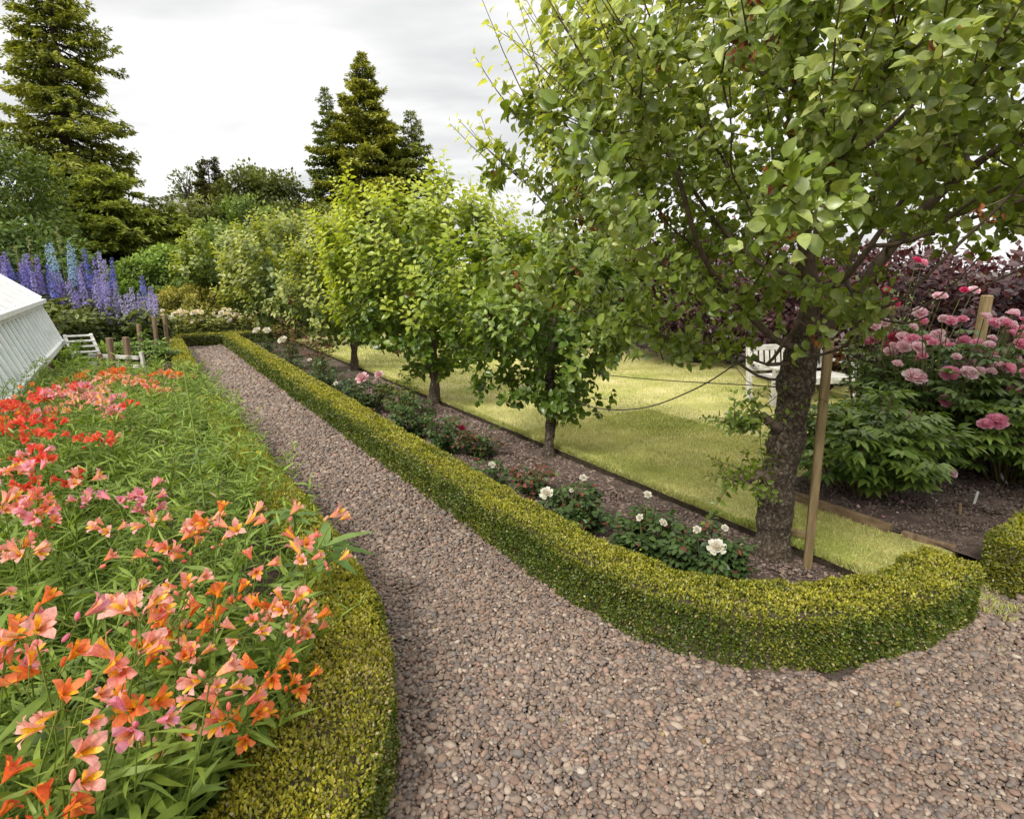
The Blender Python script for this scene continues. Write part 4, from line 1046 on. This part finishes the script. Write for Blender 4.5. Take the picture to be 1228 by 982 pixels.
ROSE_P = [double_mesh('flower', (.78, .42, .48), (.84, .64, .66), RR, 10+i) for i in range(2)]
ROSE_Y = [double_mesh('flower', (.80, .72, .36), (.84, .80, .62), RR, 40+i) for i in range(2)]
PEONY = [double_mesh('flower', (.76, .18, .36), (.90, .54, .66), PR, 20+i) for i in range(2)]+[double_mesh('flower', (.82, .42, .54), (.94, .85, .87), PR, 25+i) for i in range(2)]
CERISE = [double_mesh('flower', (.60, .03, .13), (.74, .10, .24), PR, 30+i) for i in range(2)]
def rose_bush(label, x, y, R, H, fl, name='rose_bush', z=.01, dark=(.035, .07, .022), lite=(.10, .155, .04), nl=42, ncane=12, leaf=.042, fsize=.045, grp='roses in the long rose bed', redtip=.07):
    if name == 'rose_bush': R *= 1.02; H *= 1.15; nl = int(nl*1.35); ncane += 3
    root = thing(name, label, 'rose', (x, y, z), grp); st = MB(); lf = MB()
    for i in range(ncane):
        a = i*2.4+rng.normal(0, .3); q = math.sqrt((i+.5)/ncane)*R
        b = A(x+rng.normal(0, .02), y+rng.normal(0, .02), z-.02); e = A(x+q*math.cos(a), y+q*math.sin(a), z+H*rng.uniform(.65, 1.05)*(1-.25*(q/R)**2))
        t = np.linspace(0, 1, 6)[:, None]; pts = b*(1-t)+e*t; pts[:, :2] += (e-b)[:2]*(np.sin(t*PI)*.18)
        st.tube(pts, np.linspace(.006, .0025, 6), 5, (.10, .12, .04))
        u = rng.uniform(.15, 1, nl//5); c = np.stack([np.interp(u, t[:, 0], pts[:, k]) for k in range(3)], 1)
        m = len(u); d = unit(rng.normal(0, 1, (m, 3))*A(1, 1, .4)+A(math.cos(a)*.5, math.sin(a)*.5, .25))
        for f, sd in ((.5, 1), (.5, -1), (.95, 1), (.95, -1), (1.35, 0)):                    # a rose leaf: five leaflets
            lat = unit(np.cross(d, A(0, 0, 1)))
            p = c+d*leaf*f*1.1+lat*leaf*.15*sd; dd = unit(d*.75+lat*sd*.9-A(0, 0, .25))
            k = np.clip(u*.6+rng.normal(0, .2, m), 0, 1); col = mixc(dark, lite, k)
            red = rng.random(m) < redtip*u; col[red] = (.19, .065, .045)
            lf.inst(*LEAF2, frames(dd, A(0, 0, 1)+rng.normal(0, .35, (m, 3))), leaf*rng.uniform(.75, 1.15, m), p, col*rng.uniform(.8, 1.2, (m, 1)))
    for me, px_, py_, pz_, s in fl:
        if name == 'rose_bush': pz_ = pz_*(1.15 if s > .035 else .92)+.02; py_ -= .02; s *= 1.1
        p = A(x+px_, y+py_, z+pz_); place(me, 'flower', root, p, (rng.normal(0, .25)-.2*(px_ < 0), -.55, .8), s, rng.random()*6)
        b = A(x+px_*.15, y+py_*.15, z-.01); st.tube([b, b*.45+p*.55+A(px_*.12, py_*.12, .0), p+A(0, .2*s, -.15*s)], [.005, .0035, .0028], 5, (.12, .15, .04))
    st.build('stems', M['stem'], root); lf.build('leaves', M['dark_leaf'], root)
    return root
W0, W1, W2 = ROSE_W
rose_bush('rose bush with one large white bloom, nearest the thick trunk', 1.08, 2.90, .20, .30, [(W0, -.02, -.10, .24, .043), (W1, .06, .02, .36, .018), (W2, -.08, .04, .34, .02)], nl=75, ncane=15)
rose_bush('dark rose bush with two small cream buds, next to the one with the large bloom', .80, 3.16, .20, .28, [(W1, -.06, .0, .31, .02), (W2, .06, -.05, .30, .022), (W0, .0, .1, .42, .022)], nl=75, ncane=15)
rose_bush('rose bush with a white bloom on its left side, in front of the slim tree', .42, 3.52, .19, .32, [(W0, -.20, -.02, .26, .04), (W1, .04, .08, .40, .022), (W2, -.04, .0, .34, .014)], nl=75, ncane=15)
rose_bush('sparse reddish rose bush without flowers, near the foot of the slim apple tree', .16, 4.25, .17, .24, [], nl=24, ncane=8, redtip=.5)
rose_bush('thin rose bush with one spent white bloom and bare canes', -.18, 4.45, .16, .20, [(W1, .02, -.05, .2, .026)], nl=18, ncane=8)
rose_bush('low rose bush with red-tinted leaves midway along the bed', -.30, 5.20, .2, .30, [], nl=30, redtip=.45)
rose_bush('leafy rose bush with one red-pink bud, left of the slim apple tree', -.62, 5.35, .22, .36, [(CERISE[0], .15, -.05, .26, .028)], nl=40)
rose_bush('full dark rose bush standing in front of the third apple tree', -1.05, 5.90, .28, .44, [], nl=55, ncane=16)
rose_bush('yellow-green rose bush with fresh growth beside the third trunk', -1.3, 6.7, .24, .50, [], nl=40, dark=(.07, .11, .025), lite=(.22, .25, .05))
rose_bush('rose bush with a single blush pink bloom', -1.72, 6.95, .26, .42, [(ROSE_P[0], -.05, -.12, .38, .075), (ROSE_P[1], .12, 0, .40, .05)], nl=50, ncane=15)
rose_bush('bluish green rose bush just left of the blush pink one', -2.15, 7.45, .28, .38, [(W1, -.1, -.1, .3, .03)], nl=50, dark=(.035, .07, .035), lite=(.09, .14, .06))
rose_bush('green rose bush in front of the fourth apple tree', -2.7, 8.3, .28, .40, [], nl=44)
rose_bush('low dark rose bush with tiny white buds near the fourth trunk', -3.1, 9.0, .28, .40, [(W0, 0, -.1, .38, .03), (W2, .15, -.1, .33, .025)], nl=44)
rose_bush('tall orange-leaved rose bush beside the fourth trunk', -3.25, 9.75, .28, .72, [], nl=44, redtip=.9, dark=(.10, .08, .025), lite=(.25, .2, .05))
rose_bush('rose bush with a bright white bloom farther along the bed', -3.98, 10.3, .3, .42, [(W0, .0, -.15, .44, .075)], nl=44)
rose_bush('rose bush with a pair of white blooms close to the cross hedge', -5.15, 12.2, .3, .42, [(W0, -.1, -.12, .42, .075), (W1, .1, -.1, .42, .07)], nl=40)
rose_bush('golden-leaved rose bush under the fifth apple tree', -4.4, 11.6, .3, .75, [], nl=44, redtip=.7, dark=(.12, .12, .03), lite=(.28, .24, .06))
# bed of pale yellow roses beyond the cross hedge
for i, (x, y, lab) in enumerate([(-9.25, 14.9, 'cream rose bush at the left end of the pale rose bed'), (-8.5, 15.1, 'cream rose bush second from the left in the pale rose bed'),
                                 (-7.75, 15.4, 'cream rose bush in the middle of the pale rose bed'), (-7.0, 15.7, 'cream rose bush right of the middle of the pale rose bed'),
                                 (-6.35, 15.6, 'cream rose bush at the right end of the pale rose bed')]):
    fl = [((ROSE_Y+[W0])[rng.integers(3)], rng.uniform(-.5, .5), rng.uniform(-.4, .2), rng.uniform(.42, .72), rng.uniform(.035, .075)) for _ in range(26)]
    rose_bush(lab, x, y, .55, .72, fl, 'shrub_rose', nl=60, ncane=22, leaf=.075, dark=(.12, .15, .03), lite=(.36, .36, .085), grp='pale roses beyond the cross hedge', redtip=.02)

def peony(label, x, y, R, H, nst, fl, dark=(.06, .12, .022), lite=(.24, .33, .06), z=.06, leaf=.10):
    root = thing('peony_bush', label, 'peony', (x, y, z), 'peonies in the bed behind the timber board'); st = MB(); lf = MB()
    for i in range(nst):
        a = i*2.4+rng.normal(0, .3); q = math.sqrt((i+.5)/nst)*R
        b = A(x+q*.25*math.cos(a), y+q*.25*math.sin(a), z-.02); e = A(x+q*math.cos(a), y+q*math.sin(a), z+H*rng.uniform(.8, 1.05)*(1-.45*(q/R)**2))
        t = np.linspace(0, 1, 6)[:, None]; pts = b*(1-t)+e*t; pts[:, :2] += (e-b)[:2]*(np.sin(t*PI)*.1); pts[:, 2] += (e-b)[2]*np.sin(t[:, 0]*PI)*.12
        st.tube(pts, np.linspace(.006, .003, 6), 5, (.16, .12, .045))
        for u in rng.uniform(.3, 1.0, 9):
            c = A(*[np.interp(u, t[:, 0], pts[:, k]) for k in range(3)])
            d0 = unit(rng.normal(0, 1, 3)*A(1, 1, .25)+A(math.cos(a), math.sin(a), 0)*.8+A(0, 0, .25)); lat = unit(np.cross(d0, A(0, 0, 1)))
            pl = rng.uniform(.05, .10); hub = c+d0*pl; st.tube([c, hub], .002, 3, (.15, .17, .05))
            m = 9; ang = np.tile([-.9, 0, .9], 3)*.75+np.repeat([-1.0, 0, 1.0], 3)*.85
            d = d0*np.cos(ang)[:, None]+lat*np.sin(ang)[:, None]-A(0, 0, .22)*rng.random((m, 1))
            p = hub+np.repeat([lat*-.03, d0*.045, lat*.03], 3, 0)
            col = mixc(dark, lite, np.clip(u*.75+rng.normal(0, .2)+rng.normal(0, .1, m), 0, 1))
            lf.inst(*LANCE, frames(d, A(0, 0, 1)+rng.normal(0, .25, (m, 3))), leaf*rng.uniform(.7, 1.15, m)[:, None]*A(1.15, 1, 1.1), p, col*rng.uniform(.85, 1.15, (m, 1)))
    for me, px_, py_, pz_, s in fl:
        p = A(x+px_, y+py_, z+pz_); place(me, 'flower', root, p, (px_*.5+rng.normal(0, .25), -.45+rng.normal(0, .2), .75), s, rng.random()*6)
        b = A(x+px_*.2, y+py_*.2, z-.01); st.tube([b, b*.45+p*.55+A(px_*.1, py_*.1, .06), p+A(0, .2*s, -.15*s)], [.006, .005, .004], 5, (.14, .17, .05))
    st.build('stems', M['stem'], root); lf.build('leaves', M['dark_leaf'], root)
    return root
def rf(n, x0, x1, y0, y1, z0, z1, s0=.034, s1=.058, pool=PEONY):
    return [(pool[rng.integers(len(pool))], rng.uniform(x0, x1), rng.uniform(y0, y1), z0+(z1-z0)*rng.random()**1.3, s0+(s1-s0)*rng.random()**1.6) for _ in range(n)]
peony('dark leafy peony bush without blooms behind the stake, at the timber board', 2.66, 4.20, .60, .78, 46, [(PEONY[2], .52, -.2, .22, .035)])
peony('tall peony bush covered in pink blooms at the right', 3.85, 5.05, .72, 1.20, 66, rf(95, -.7, .85, -.55, .1, .86, 1.30)+rf(9, -.5, .65, -.6, -.4, .62, .88, .045, .075), lite=(.14, .2, .05))
peony('peony bush with one large pink bloom, at the right edge of the bed', 3.95, 4.42, .42, .72, 26, [(PEONY[0], -.35, -.22, .55, .07), (PEONY[1], -.43, -.22, .53, .05), (PEONY[3], .1, -.2, .74, .07)])
peony('peony bush half out of view beyond the right edge, few blooms', 4.75, 4.75, .5, .95, 26, rf(8, -.4, .2, -.4, .1, .75, 1.0))
peony('low peony bush under the pink rose post with one pale bloom', 3.25, 4.75, .36, .62, 22, [(PEONY[2], .0, -.1, .80, .085), (PEONY[3], .16, .05, .74, .05), (PEONY[0], -.05, -.15, .5, .05)], lite=(.14, .2, .05))
rose_bush('climbing rose with deep cerise blooms beside the tall thin post', 3.42, 5.5, .34, 1.55,
          rf(7, -.12, .22, -.15, .0, 1.0, 1.75, .035, .055, CERISE)+rf(7, -.14, .2, -.15, .0, .72, 1.08, .035, .06, CERISE+PEONY[:1])+rf(6, .0, .9, -.1, .1, 1.4, 1.75, .035, .055, PEONY+CERISE[:1]), 'climbing_rose', nl=60, ncane=16,
          leaf=.055, dark=(.06, .10, .03), lite=(.20, .24, .06), z=.06, grp='roses behind the peonies', redtip=.1)
# fallen petals on the peony bed
m = 70; q = rng.uniform(1.6, 3.2, m)[:, None]*D_+rng.uniform(4.05, 5.4, m)[:, None]*N_
pb = MB(); pb.inst(*LEAF2, frames(rdir(m)*A(1, 1, .1), A(0, 0, 1)+rng.normal(0, .3, (m, 3))), .026*rng.uniform(.6, 1.3, m)[:, None]*A(1.4, 1, 1.5), np.c_[q, np.full(m, .085)],
                   mixc((.75, .12, .3), (.85, .6, .66), rng.random(m)))
kind(pb.build('fallen_petals', M['petal']), 'stuff')

# ------------------------------------------------------------------ delphiniums
def delphinium(label, x, y, R, H, spikes, seed):
    """spikes: (dx, dy, height, colour, length)"""
    root = thing('delphinium_plant', label, 'delphinium', (x, y, 0), 'delphiniums behind the glasshouse'); st = MB(); lf = MB()
    for dx, dy, h, c, L in spikes:
        tip = A(x+dx+rng.normal(0, .04), y+dy, h); b = A(x+dx*.55, y+dy*.55, 0)
        pts = np.array([b, (b+tip)/2+A(rng.normal(0, .02), 0, 0), tip]); st.tube(pts, [.011, .009, .004], 5, (.12, .17, .05))
        if c is None:                                           # spike gone to seed
            n = 60; u = rng.random(n); p = tip-A(0, 0, L)*u[:, None]; d = unit(rng.normal(0, 1, (n, 3))*A(1, 1, .2)+A(0, 0, .8))
            st.inst(*LEAF1, frames(d, rdir(n)), .05, p, mixc((.22, .22, .07), (.3, .27, .1), rng.random(n))) if False else st.inst(*LEAF1, frames(d, rdir(n)), np.full(n, .045), p, mixc((.22, .22, .07), (.3, .27, .1), rng.random(n)))
            continue
        fl = MB(); n = int(95*L/.7); u = np.sort(rng.random(n)); rad = (.022+.05*np.sqrt(u))
        a = np.arange(n)*2.4; p = tip-(tip-b)*(L/np.linalg.norm(tip-b))*u[:, None]; o = np.stack([np.cos(a), np.sin(a), np.zeros(n)], 1); p = p+o*rad[:, None]*rng.uniform(.5, 1.1, (n, 1))
        size = (.012+.020*np.sqrt(u))*rng.uniform(.6, 1.2, n)
        for k in range(5):                                       # five sepals per floret
            e = unit(np.cross(o, A(0, 0, 1))); f = np.cross(e, o); g = math.cos(k*1.2566)*e+math.sin(k*1.2566)*f
            fl.inst(*DIAM, frames(g+o*.25, o), size[:, None]*A(1.5, 1, 1), p, mixc(np.array(c)*rng.uniform(.7, 1.2, (n, 1)), (.62, .58, .78), rng.random(n)*.45))
        fl.build('flower_spike', M['petal'], root)
    n = 620; q = np.sqrt(rng.random(n))*R; a = rng.random(n)*6.28; z = H*rng.random(n)**.75*(1-.35*(q/R)**2)
    p = np.stack([x+q*np.cos(a), y+q*np.sin(a), z+.03], 1); d = unit(np.stack([np.cos(a), np.sin(a), rng.normal(.1, .5, n)], 1)+rng.normal(0, .5, (n, 3)))
    for k in (-.8, 0, .8):                                      # lobed leaf: three fingers
        lat = unit(np.cross(d, A(0, 0, 1))); dd = unit(d+lat*k-A(0, 0, .15))
        lf.inst(*LEAF2, frames(dd, A(0, 0, 1)+rng.normal(0, .4, (n, 3))), .115*rng.uniform(.6, 1.2, n), p, mixc((.08, .12, .035), (.27, .30, .09), np.clip(z/H*.7+rng.normal(0, .25, n), 0, 1)))
    st.build('stems', M['stem'], root); lf.build('leaves', M['leaf'], root)
VIO, BLU, LAV, SKY_, DEEP = (.22, .16, .62), (.10, .13, .62), (.38, .34, .72), (.30, .52, .70), (.06, .09, .55)
def sp(n, h0, h1, cols, w=.46):
    n = int(n*2.4)
    return [(rng.uniform(-w, w), rng.uniform(-.3, .3), rng.uniform(h0, h1), cols[rng.integers(len(cols))], rng.uniform(.55, .85)) for _ in range(n)]
delphinium('violet delphinium clump at the left, just above the glasshouse roof edge', -10.15, 11.7, .55, 1.2, sp(9, 1.75, 2.15, [VIO, LAV, VIO])+[(-.25, 0, 2.28, BLU, .6), (.2, 0, 2.2, VIO, .7)], 1)
delphinium('purple delphinium clump second from the left, with two seeding stalks', -9.65, 12.0, .55, 1.25, sp(10, 1.6, 2.05, [VIO, LAV, BLU])+[(.05, 0, 2.35, None, .6), (-.2, .1, 2.2, None, .5)], 2)
delphinium('pale sky-blue delphinium clump with the tallest spikes', -9.35, 12.4, .5, 1.25, [(-.18, 0, 2.25, SKY_, .8), (.0, 0, 2.28, SKY_, .8), (.24, 0, 2.3, SKY_, .9), (.32, .1, 2.22, SKY_, .8), (.12, 0, 2.55, None, .5)]+sp(6, 1.5, 1.9, [LAV, VIO]), 3)
delphinium('lavender and deep blue delphinium clump right of the sky-blue one', -8.65, 12.5, .55, 1.15, [(-.22, 0, 2.15, DEEP, .8), (-.1, .1, 2.0, VIO, .8), (.12, 0, 2.12, LAV, 1.0), (.22, -.1, 1.95, LAV, .9), (.34, 0, 1.98, DEEP, .7)]+sp(5, 1.4, 1.75, [LAV]), 4)
delphinium('low pale lilac delphinium clump at the right end of the group', -7.85, 12.6, .5, .95, [(.0, 0, 1.62, BLU, .5), (.2, 0, 1.4, VIO, .4)]+sp(7, 1.05, 1.4, [LAV, (.5, .46, .75)]), 5)
delphinium('blue delphinium clump at the left edge beside dusky pink flowers', -10.8, 11.9, .5, 1.3, sp(7, 1.7, 2.0, [BLU, VIO]), 6)
delphinium('dark-leaved delphinium clump low in front of the purple spikes', -8.75, 11.5, .6, 1.15, [(-.1, 0, 1.5, BLU, .3), (.35, 0, 1.35, VIO, .35)], 7)
peony('bright green leafy clump beside the posts, left of the narrow hedge', -6.35, 10.0, .42, .62, 26, [], dark=(.06, .12, .025), lite=(.2, .29, .05), z=0)
broadleaf('low bright green leafy plant inside the white slatted frame', (-7.2, 9.95), (-7.2, 9.95, .28), (.6, .4, .26), 26, 60, .07, 401, (.07, .13, .02), (.22, .3, .045), trunk_r=.01, name='leafy_plant', cat='plant', group='leafy plants by the slatted frame', nstem=3, mat='leaf')
broadleaf('straggling green plant at the foot of the glasshouse by the stakes', (-6.0, 7.5), (-6.2, 7.4, .25), (.8, .7, .27), 34, 60, .055, 402, (.06, .11, .02), (.2, .26, .045), trunk_r=.01, name='leafy_plant', cat='plant', group='leafy plants by the slatted frame', nstem=3, mat='leaf')

# ------------------------------------------------------------------ built things
X3, Y3 = A(*D_, 0), A(*N_, 0); Z3 = A(0, 0, 1)
def G(s, t, z): return A(*P(s, t), z)
def beam(mb, a, b, w, h, up=Z3, col=(.5, .5, .5), bev=.004):
    a, b = np.asarray(a, float), np.asarray(b, float); R = frames((b-a)[None], np.asarray(up, float)[None])[0]
    mb.box((a+b)/2, (w, np.linalg.norm(b-a), h), R, col, bev=bev)
# glasshouse
gs0, gs1 = 6.4, 13.3; TB, TT, TR = -1.12, -1.36, -2.75; ZB, ZT, ZR = .46, 1.17, 2.32
gh = thing('glasshouse', 'low white glasshouse with sloping glazed side and plain white roof at the left edge', 'glasshouse', (*P(gs0, TB), 0))
def part(name, mat, fn, parent=gh, smooth=False):
    mb = MB(); fn(mb); return mb.build(name, M[mat], parent, smooth)
part('base_wall', 'brick', lambda m: m.box(G((gs0+gs1)/2, TB-.16, ZB/2-.05), (gs1-gs0-.1, .14, ZB), np.stack([X3, Y3, Z3], 1)))
part('bottom_rail', 'white_paint', lambda m: beam(m, G(gs0, TB, ZB), G(gs1, TB, ZB), .06, .09))
part('gutter', 'white_paint', lambda m: (beam(m, G(gs0, TT+.05, ZT+.02), G(gs1+.06, TT+.05, ZT+.02), .10, .07), beam(m, G(gs0, TT+.01, ZT-.05), G(gs1+.03, TT+.01, ZT-.05), .06, .07)))
sl_n = unit(np.cross(X3, G(0, TT, ZT)-G(0, TB, ZB)));  sl_n = sl_n if np.dot(sl_n, Y3) > 0 else -sl_n
part('side_glazing', 'glass', lambda m: m.add([G(gs0, TB-.02, ZB), G(gs1, TB-.02, ZB), G(gs1, TT-.02, ZT), G(gs0, TT-.02, ZT)], [[0, 1, 2, 3]]))
nb = 21
for i in range(nb+1):
    s = gs0+.03+(gs1-gs0-.06)*i/nb
    part('glazing_bar', 'white_paint', lambda m: beam(m, G(s, TB, ZB), G(s, TT, ZT), .028 if i < nb else .07, .035, sl_n))
rn = unit(np.cross(X3, G(0, TR, ZR)-G(0, TT, ZT))); rn = rn if rn[2] > 0 else -rn
def roofp(m):
    c = (G((gs0+gs1)/2, TT, ZT+.06)+G((gs0+gs1)/2, TR, ZR))/2; L = np.linalg.norm(G(0, TR, ZR)-G(0, TT, ZT+.06))
    m.box(c, (gs1-gs0+.1, L, .04), np.stack([X3, np.cross(rn, X3), rn], 1), bev=.008)
rf_ = part('roof', 'white_paint', roofp)
for i in range(5):
    s = gs0+.7+1.45*i
    part('roof_batten', 'white_paint', lambda m: beam(m, G(s, TT-.02, ZT+.075)+rn*.018, G(s, TR, ZR)+rn*.024, .04, .025, rn), rf_)
part('roof_edge', 'white_paint', lambda m: beam(m, G(gs1+.02, TT+.02, ZT+.05)+rn*.02, G(gs1+.02, TR, ZR)+rn*.02, .05, .07, rn), rf_)
def gable(m):
    V = [G(gs1, TB-.03, ZB), G(gs1, TT, ZT), G(gs1, TR, ZR), G(gs1, 2*TR-TT, ZT), G(gs1, 2*TR-TB, ZB)]
    W_ = [v-X3*.04 for v in V]
    m.add(V+W_, [[0, 1, 2], [0, 2, 3], [0, 3, 4]]); m.add(V+W_, [[5, 7, 6], [5, 8, 7], [5, 9, 8]])
part('gable_wall', 'white_paint', gable)
part('rear_roof', 'white_paint', lambda m: m.add([G(gs0, TR, ZR), G(gs1+.05, TR, ZR), G(gs1+.05, 2*TR-TT, ZT), G(gs0, 2*TR-TT, ZT)], [[0, 1, 2, 3]]))
# white slatted frame
fr_ = thing('slatted_frame', 'white weathered slatted frame of low rails with one sloping slatted end', 'garden frame', (-7.2, 9.3, 0))
a0, a1 = A(-6.95, 9.5, 0), A(-5.95, 9.2, 0)
for z in (.06, .22, .36):
    part('rail', 'weathered_white', lambda m: beam(m, a0+A(0, .1*z, z), a1+A(0, .1*z, z), .035, .06), fr_)
b0, b1 = A(-6.98, 9.62, .04), A(-7.72, 10.4, .60)
for k in (0, 1):
    o = A(.32, .20, 0)*(-1 if k else 1)*.5
    part('side_rail', 'weathered_white', lambda m: beam(m, b0+o, b1+o, .05, .05), fr_)
for i in range(7):
    c = b0+(b1-b0)*(i+.5)/7; o = A(.32, .20, 0)*.56
    part('slat', 'weathered_white', lambda m: beam(m, c-o+A(0, 0, .03), c+o+A(0, 0, .03), .055, .02, unit(np.cross(b1-b0, o))), fr_)
part('corner_post', 'weathered_white', lambda m: beam(m, a1+A(.03, .08, -.05), a1+A(.03, .08, .45), .05, .05, A(0, 1, 0)), fr_)

def stake(label, a, b, w, mat='old_post', name='wooden_stake', grp='wooden stakes', cap=True):
    mb = MB(); a, b = np.array(a, float), np.array(b, float)
    R = frames((b-a)[None], A(.25, 1, 0)[None])[0]; L = np.linalg.norm(b-a); n = 14
    for k in range(1):
        mb.box((a+b)/2, (w, L, w*.85), R, bev=w*.12)
    o = mb.build(name, M[mat], None, False, origin=tuple(a))
    return tag(o, label, 'stake', grp)
stake('tall squared wooden stake standing right of the thick apple trunk', (1.735, 3.12, -.1), (1.695, 3.12, 1.34), .045, 'post')
stake('brown weathered stake at the extreme left in front of the glasshouse', (-6.95, 7.93, -.1), (-6.93, 7.93, .78), .10)
stake('brown weathered stake in front of the glasshouse, second from the left edge', (-6.97, 8.3, -.1), (-6.96, 8.3, .72), .09)
stake('dark square post standing at the front rails of the slatted frame', (-6.2, 8.72, -.1), (-6.2, 8.72, .5), .075)
stake('thick brown post, left one of the pair at the slatted frame corner', (-6.25, 9.05, -.1), (-6.24, 9.05, .70), .085)
stake('thick brown post, right one of the pair at the slatted frame corner', (-6.2, 9.35, -.1), (-6.18, 9.35, .68), .085)
stake('thin stake between the slatted frame and the green leafy clump', (-7.15, 11.2, -.1), (-7.12, 11.2, .72), .07)
stake('pale thin stake, left one of two before the low lilac delphiniums', (-7.05, 11.55, -.1), (-7.02, 11.55, .84), .07)
stake('pale thin stake, right one of two before the low lilac delphiniums', (-6.95, 11.75, -.1), (-6.93, 11.75, .86), .07)
stake('leaning brown stake at the far corner of the glasshouse', (-8.65, 11.2, -.1), (-8.78, 11.25, .78), .09)
stake('slender brown post behind the cerise climbing rose', (3.60, 5.6, 0), (3.59, 5.6, 1.42), .07, 'post')
stake('round-shouldered post rising behind the mass of pink peonies', (4.52, 5.65, 0), (4.52, 5.65, 1.48), .085, 'post')
# rusty prop against the trunk
mb = MB(); mb.tube([[1.755, 3.45, -.05], [1.735, 3.42, .8], [1.70, 3.38, 1.62]], [.018, .018, .017], 9)
tag(mb.build('iron_prop', M['metal'], None, True, origin=(1.755, 3.45, 0)), 'rusty iron pole standing close behind the thick apple trunk', 'tree prop')
# wires
def wire(label, pts, r, mat='metal', name='training_wire', cat='wire', n=24):
    pts = polyline(np.array(pts, float), .05); mb = MB(); mb.tube(pts, r, 5)
    tag(mb.build(name, M[mat], None, True, origin=tuple(pts[0])), label, cat)
wire('taut thin wire running from the slim apple tree to the thick one', [(.37, 5.25, .84), (.95, 4.25, .93), (1.53, 3.32, 1.05)], .0035)
wire('slack dark hose looping down from the largest tree over the lawn', [(1.30, 3.22, 1.24), (1.12, 3.45, 1.02), (.88, 3.85, .80), (.62, 4.4, .68), (.42, 5.15, .66)], .0045, name='hanging_hose', cat='hose')
wire('thin wire strung between the two posts behind the peonies', [(3.6, 5.57, .98), (4.05, 5.6, .97), (4.5, 5.62, .99)], .003)
# timber edging
mb = MB(); beam(mb, G(2.47, 3.97, .065), G(1.62, 3.97, .055), .04, .10); mb.V[-1] = mb.V[-1]
tag(mb.build('edging_board', M['board'], None, False, origin=tuple(G(2.5, 3.97, 0))), 'long timber edging board between the grass strip and the peony bed', 'edging board', 'timber edging boards')
mb = MB(); beam(mb, G(1.56, 3.985, .05), G(1.28, 4.03, .045), .035, .07)
tag(mb.build('edging_board', M['old_post'], None, False, origin=tuple(G(1.4, 4.0, 0))), 'short dark offcut of timber at the near end of the long edging board', 'edging board', 'timber edging boards')
mb = MB(); beam(mb, A(1.66, 3.52, .075), A(1.86, 3.42, .08), .045, .04)
tag(mb.build('timber_batten', M['post'], None, False, origin=(1.8, 3.5, .05)), 'pale timber batten lying on the grass behind trunk and stake', 'batten')
def label_stick(label, x, y, h, tilt, mat):
    mb = MB(); R = frames(unit(A(tilt, .15, 1))[None], A(.2, -1, 0)[None])[0]; mb.box(A(x, y, .05)+unit(A(tilt, .15, 1))*h*.45, (.022, h, .003), R)
    tag(mb.build('plant_label', M[mat], None, False, origin=(x, y, .05)), label, 'plant label', 'plant labels in the peony bed soil')
label_stick('white plant label leaning in the bare soil, with a bent top', 3.33, 3.94, .12, .25, 'tagw')
label_stick('yellowish wooden plant label upright in the soil beside the white one', 3.10, 3.76, .10, -.05, 'post')
label_stick('white plant label leaning left, farthest back in the bare soil', 3.92, 4.35, .13, -.7, 'tagw')
# white bench on the lawn
bx, by = 3.80, 7.55
bench = thing('garden_bench', 'white weathered wooden garden bench on the lawn, half hidden behind the thick trunk', 'bench', (bx, by, .045))
ang = math.radians(14); BX, BY = A(math.cos(ang), math.sin(ang), 0), A(-math.sin(ang), math.cos(ang), 0); BO = A(bx, by, .045)
def B(x, y, z): return BO+BX*x+BY*y+Z3*z
bw = .66
for x in (-bw, bw):
    part('leg', 'weathered_white', lambda m: beam(m, B(x, -.28, 0), B(x, -.28, .58), .07, .06, BY), bench)
    part('leg', 'weathered_white', lambda m: beam(m, B(x, .22, 0), B(x, .34, .88), .07, .06, BY), bench)
    part('armrest', 'weathered_white', lambda m: beam(m, B(x, -.34, .60), B(x, .29, .62), .08, .035), bench)
for k in range(5):
    part('seat_slat', 'weathered_white', lambda m: beam(m, B(-bw, -.26+.11*k, .41), B(bw, -.26+.11*k, .41), .09, .025), bench)
part('seat_rail', 'weathered_white', lambda m: beam(m, B(-bw, -.29, .36), B(bw, -.29, .36), .035, .08), bench)
part('top_rail', 'weathered_white', lambda m: beam(m, B(-bw, .33, .84), B(bw, .33, .84), .04, .09), bench)
part('lower_back_rail', 'weathered_white', lambda m: beam(m, B(-bw, .265, .50), B(bw, .265, .50), .035, .06), bench)
for k in range(13):
    x = -bw+.10+(2*bw-.2)*k/12
    part('back_slat', 'weathered_white', lambda m: beam(m, B(x, .27, .51), B(x, .325, .81), .06, .018, BY), bench)
bench.scale = (.92, .92, .80)
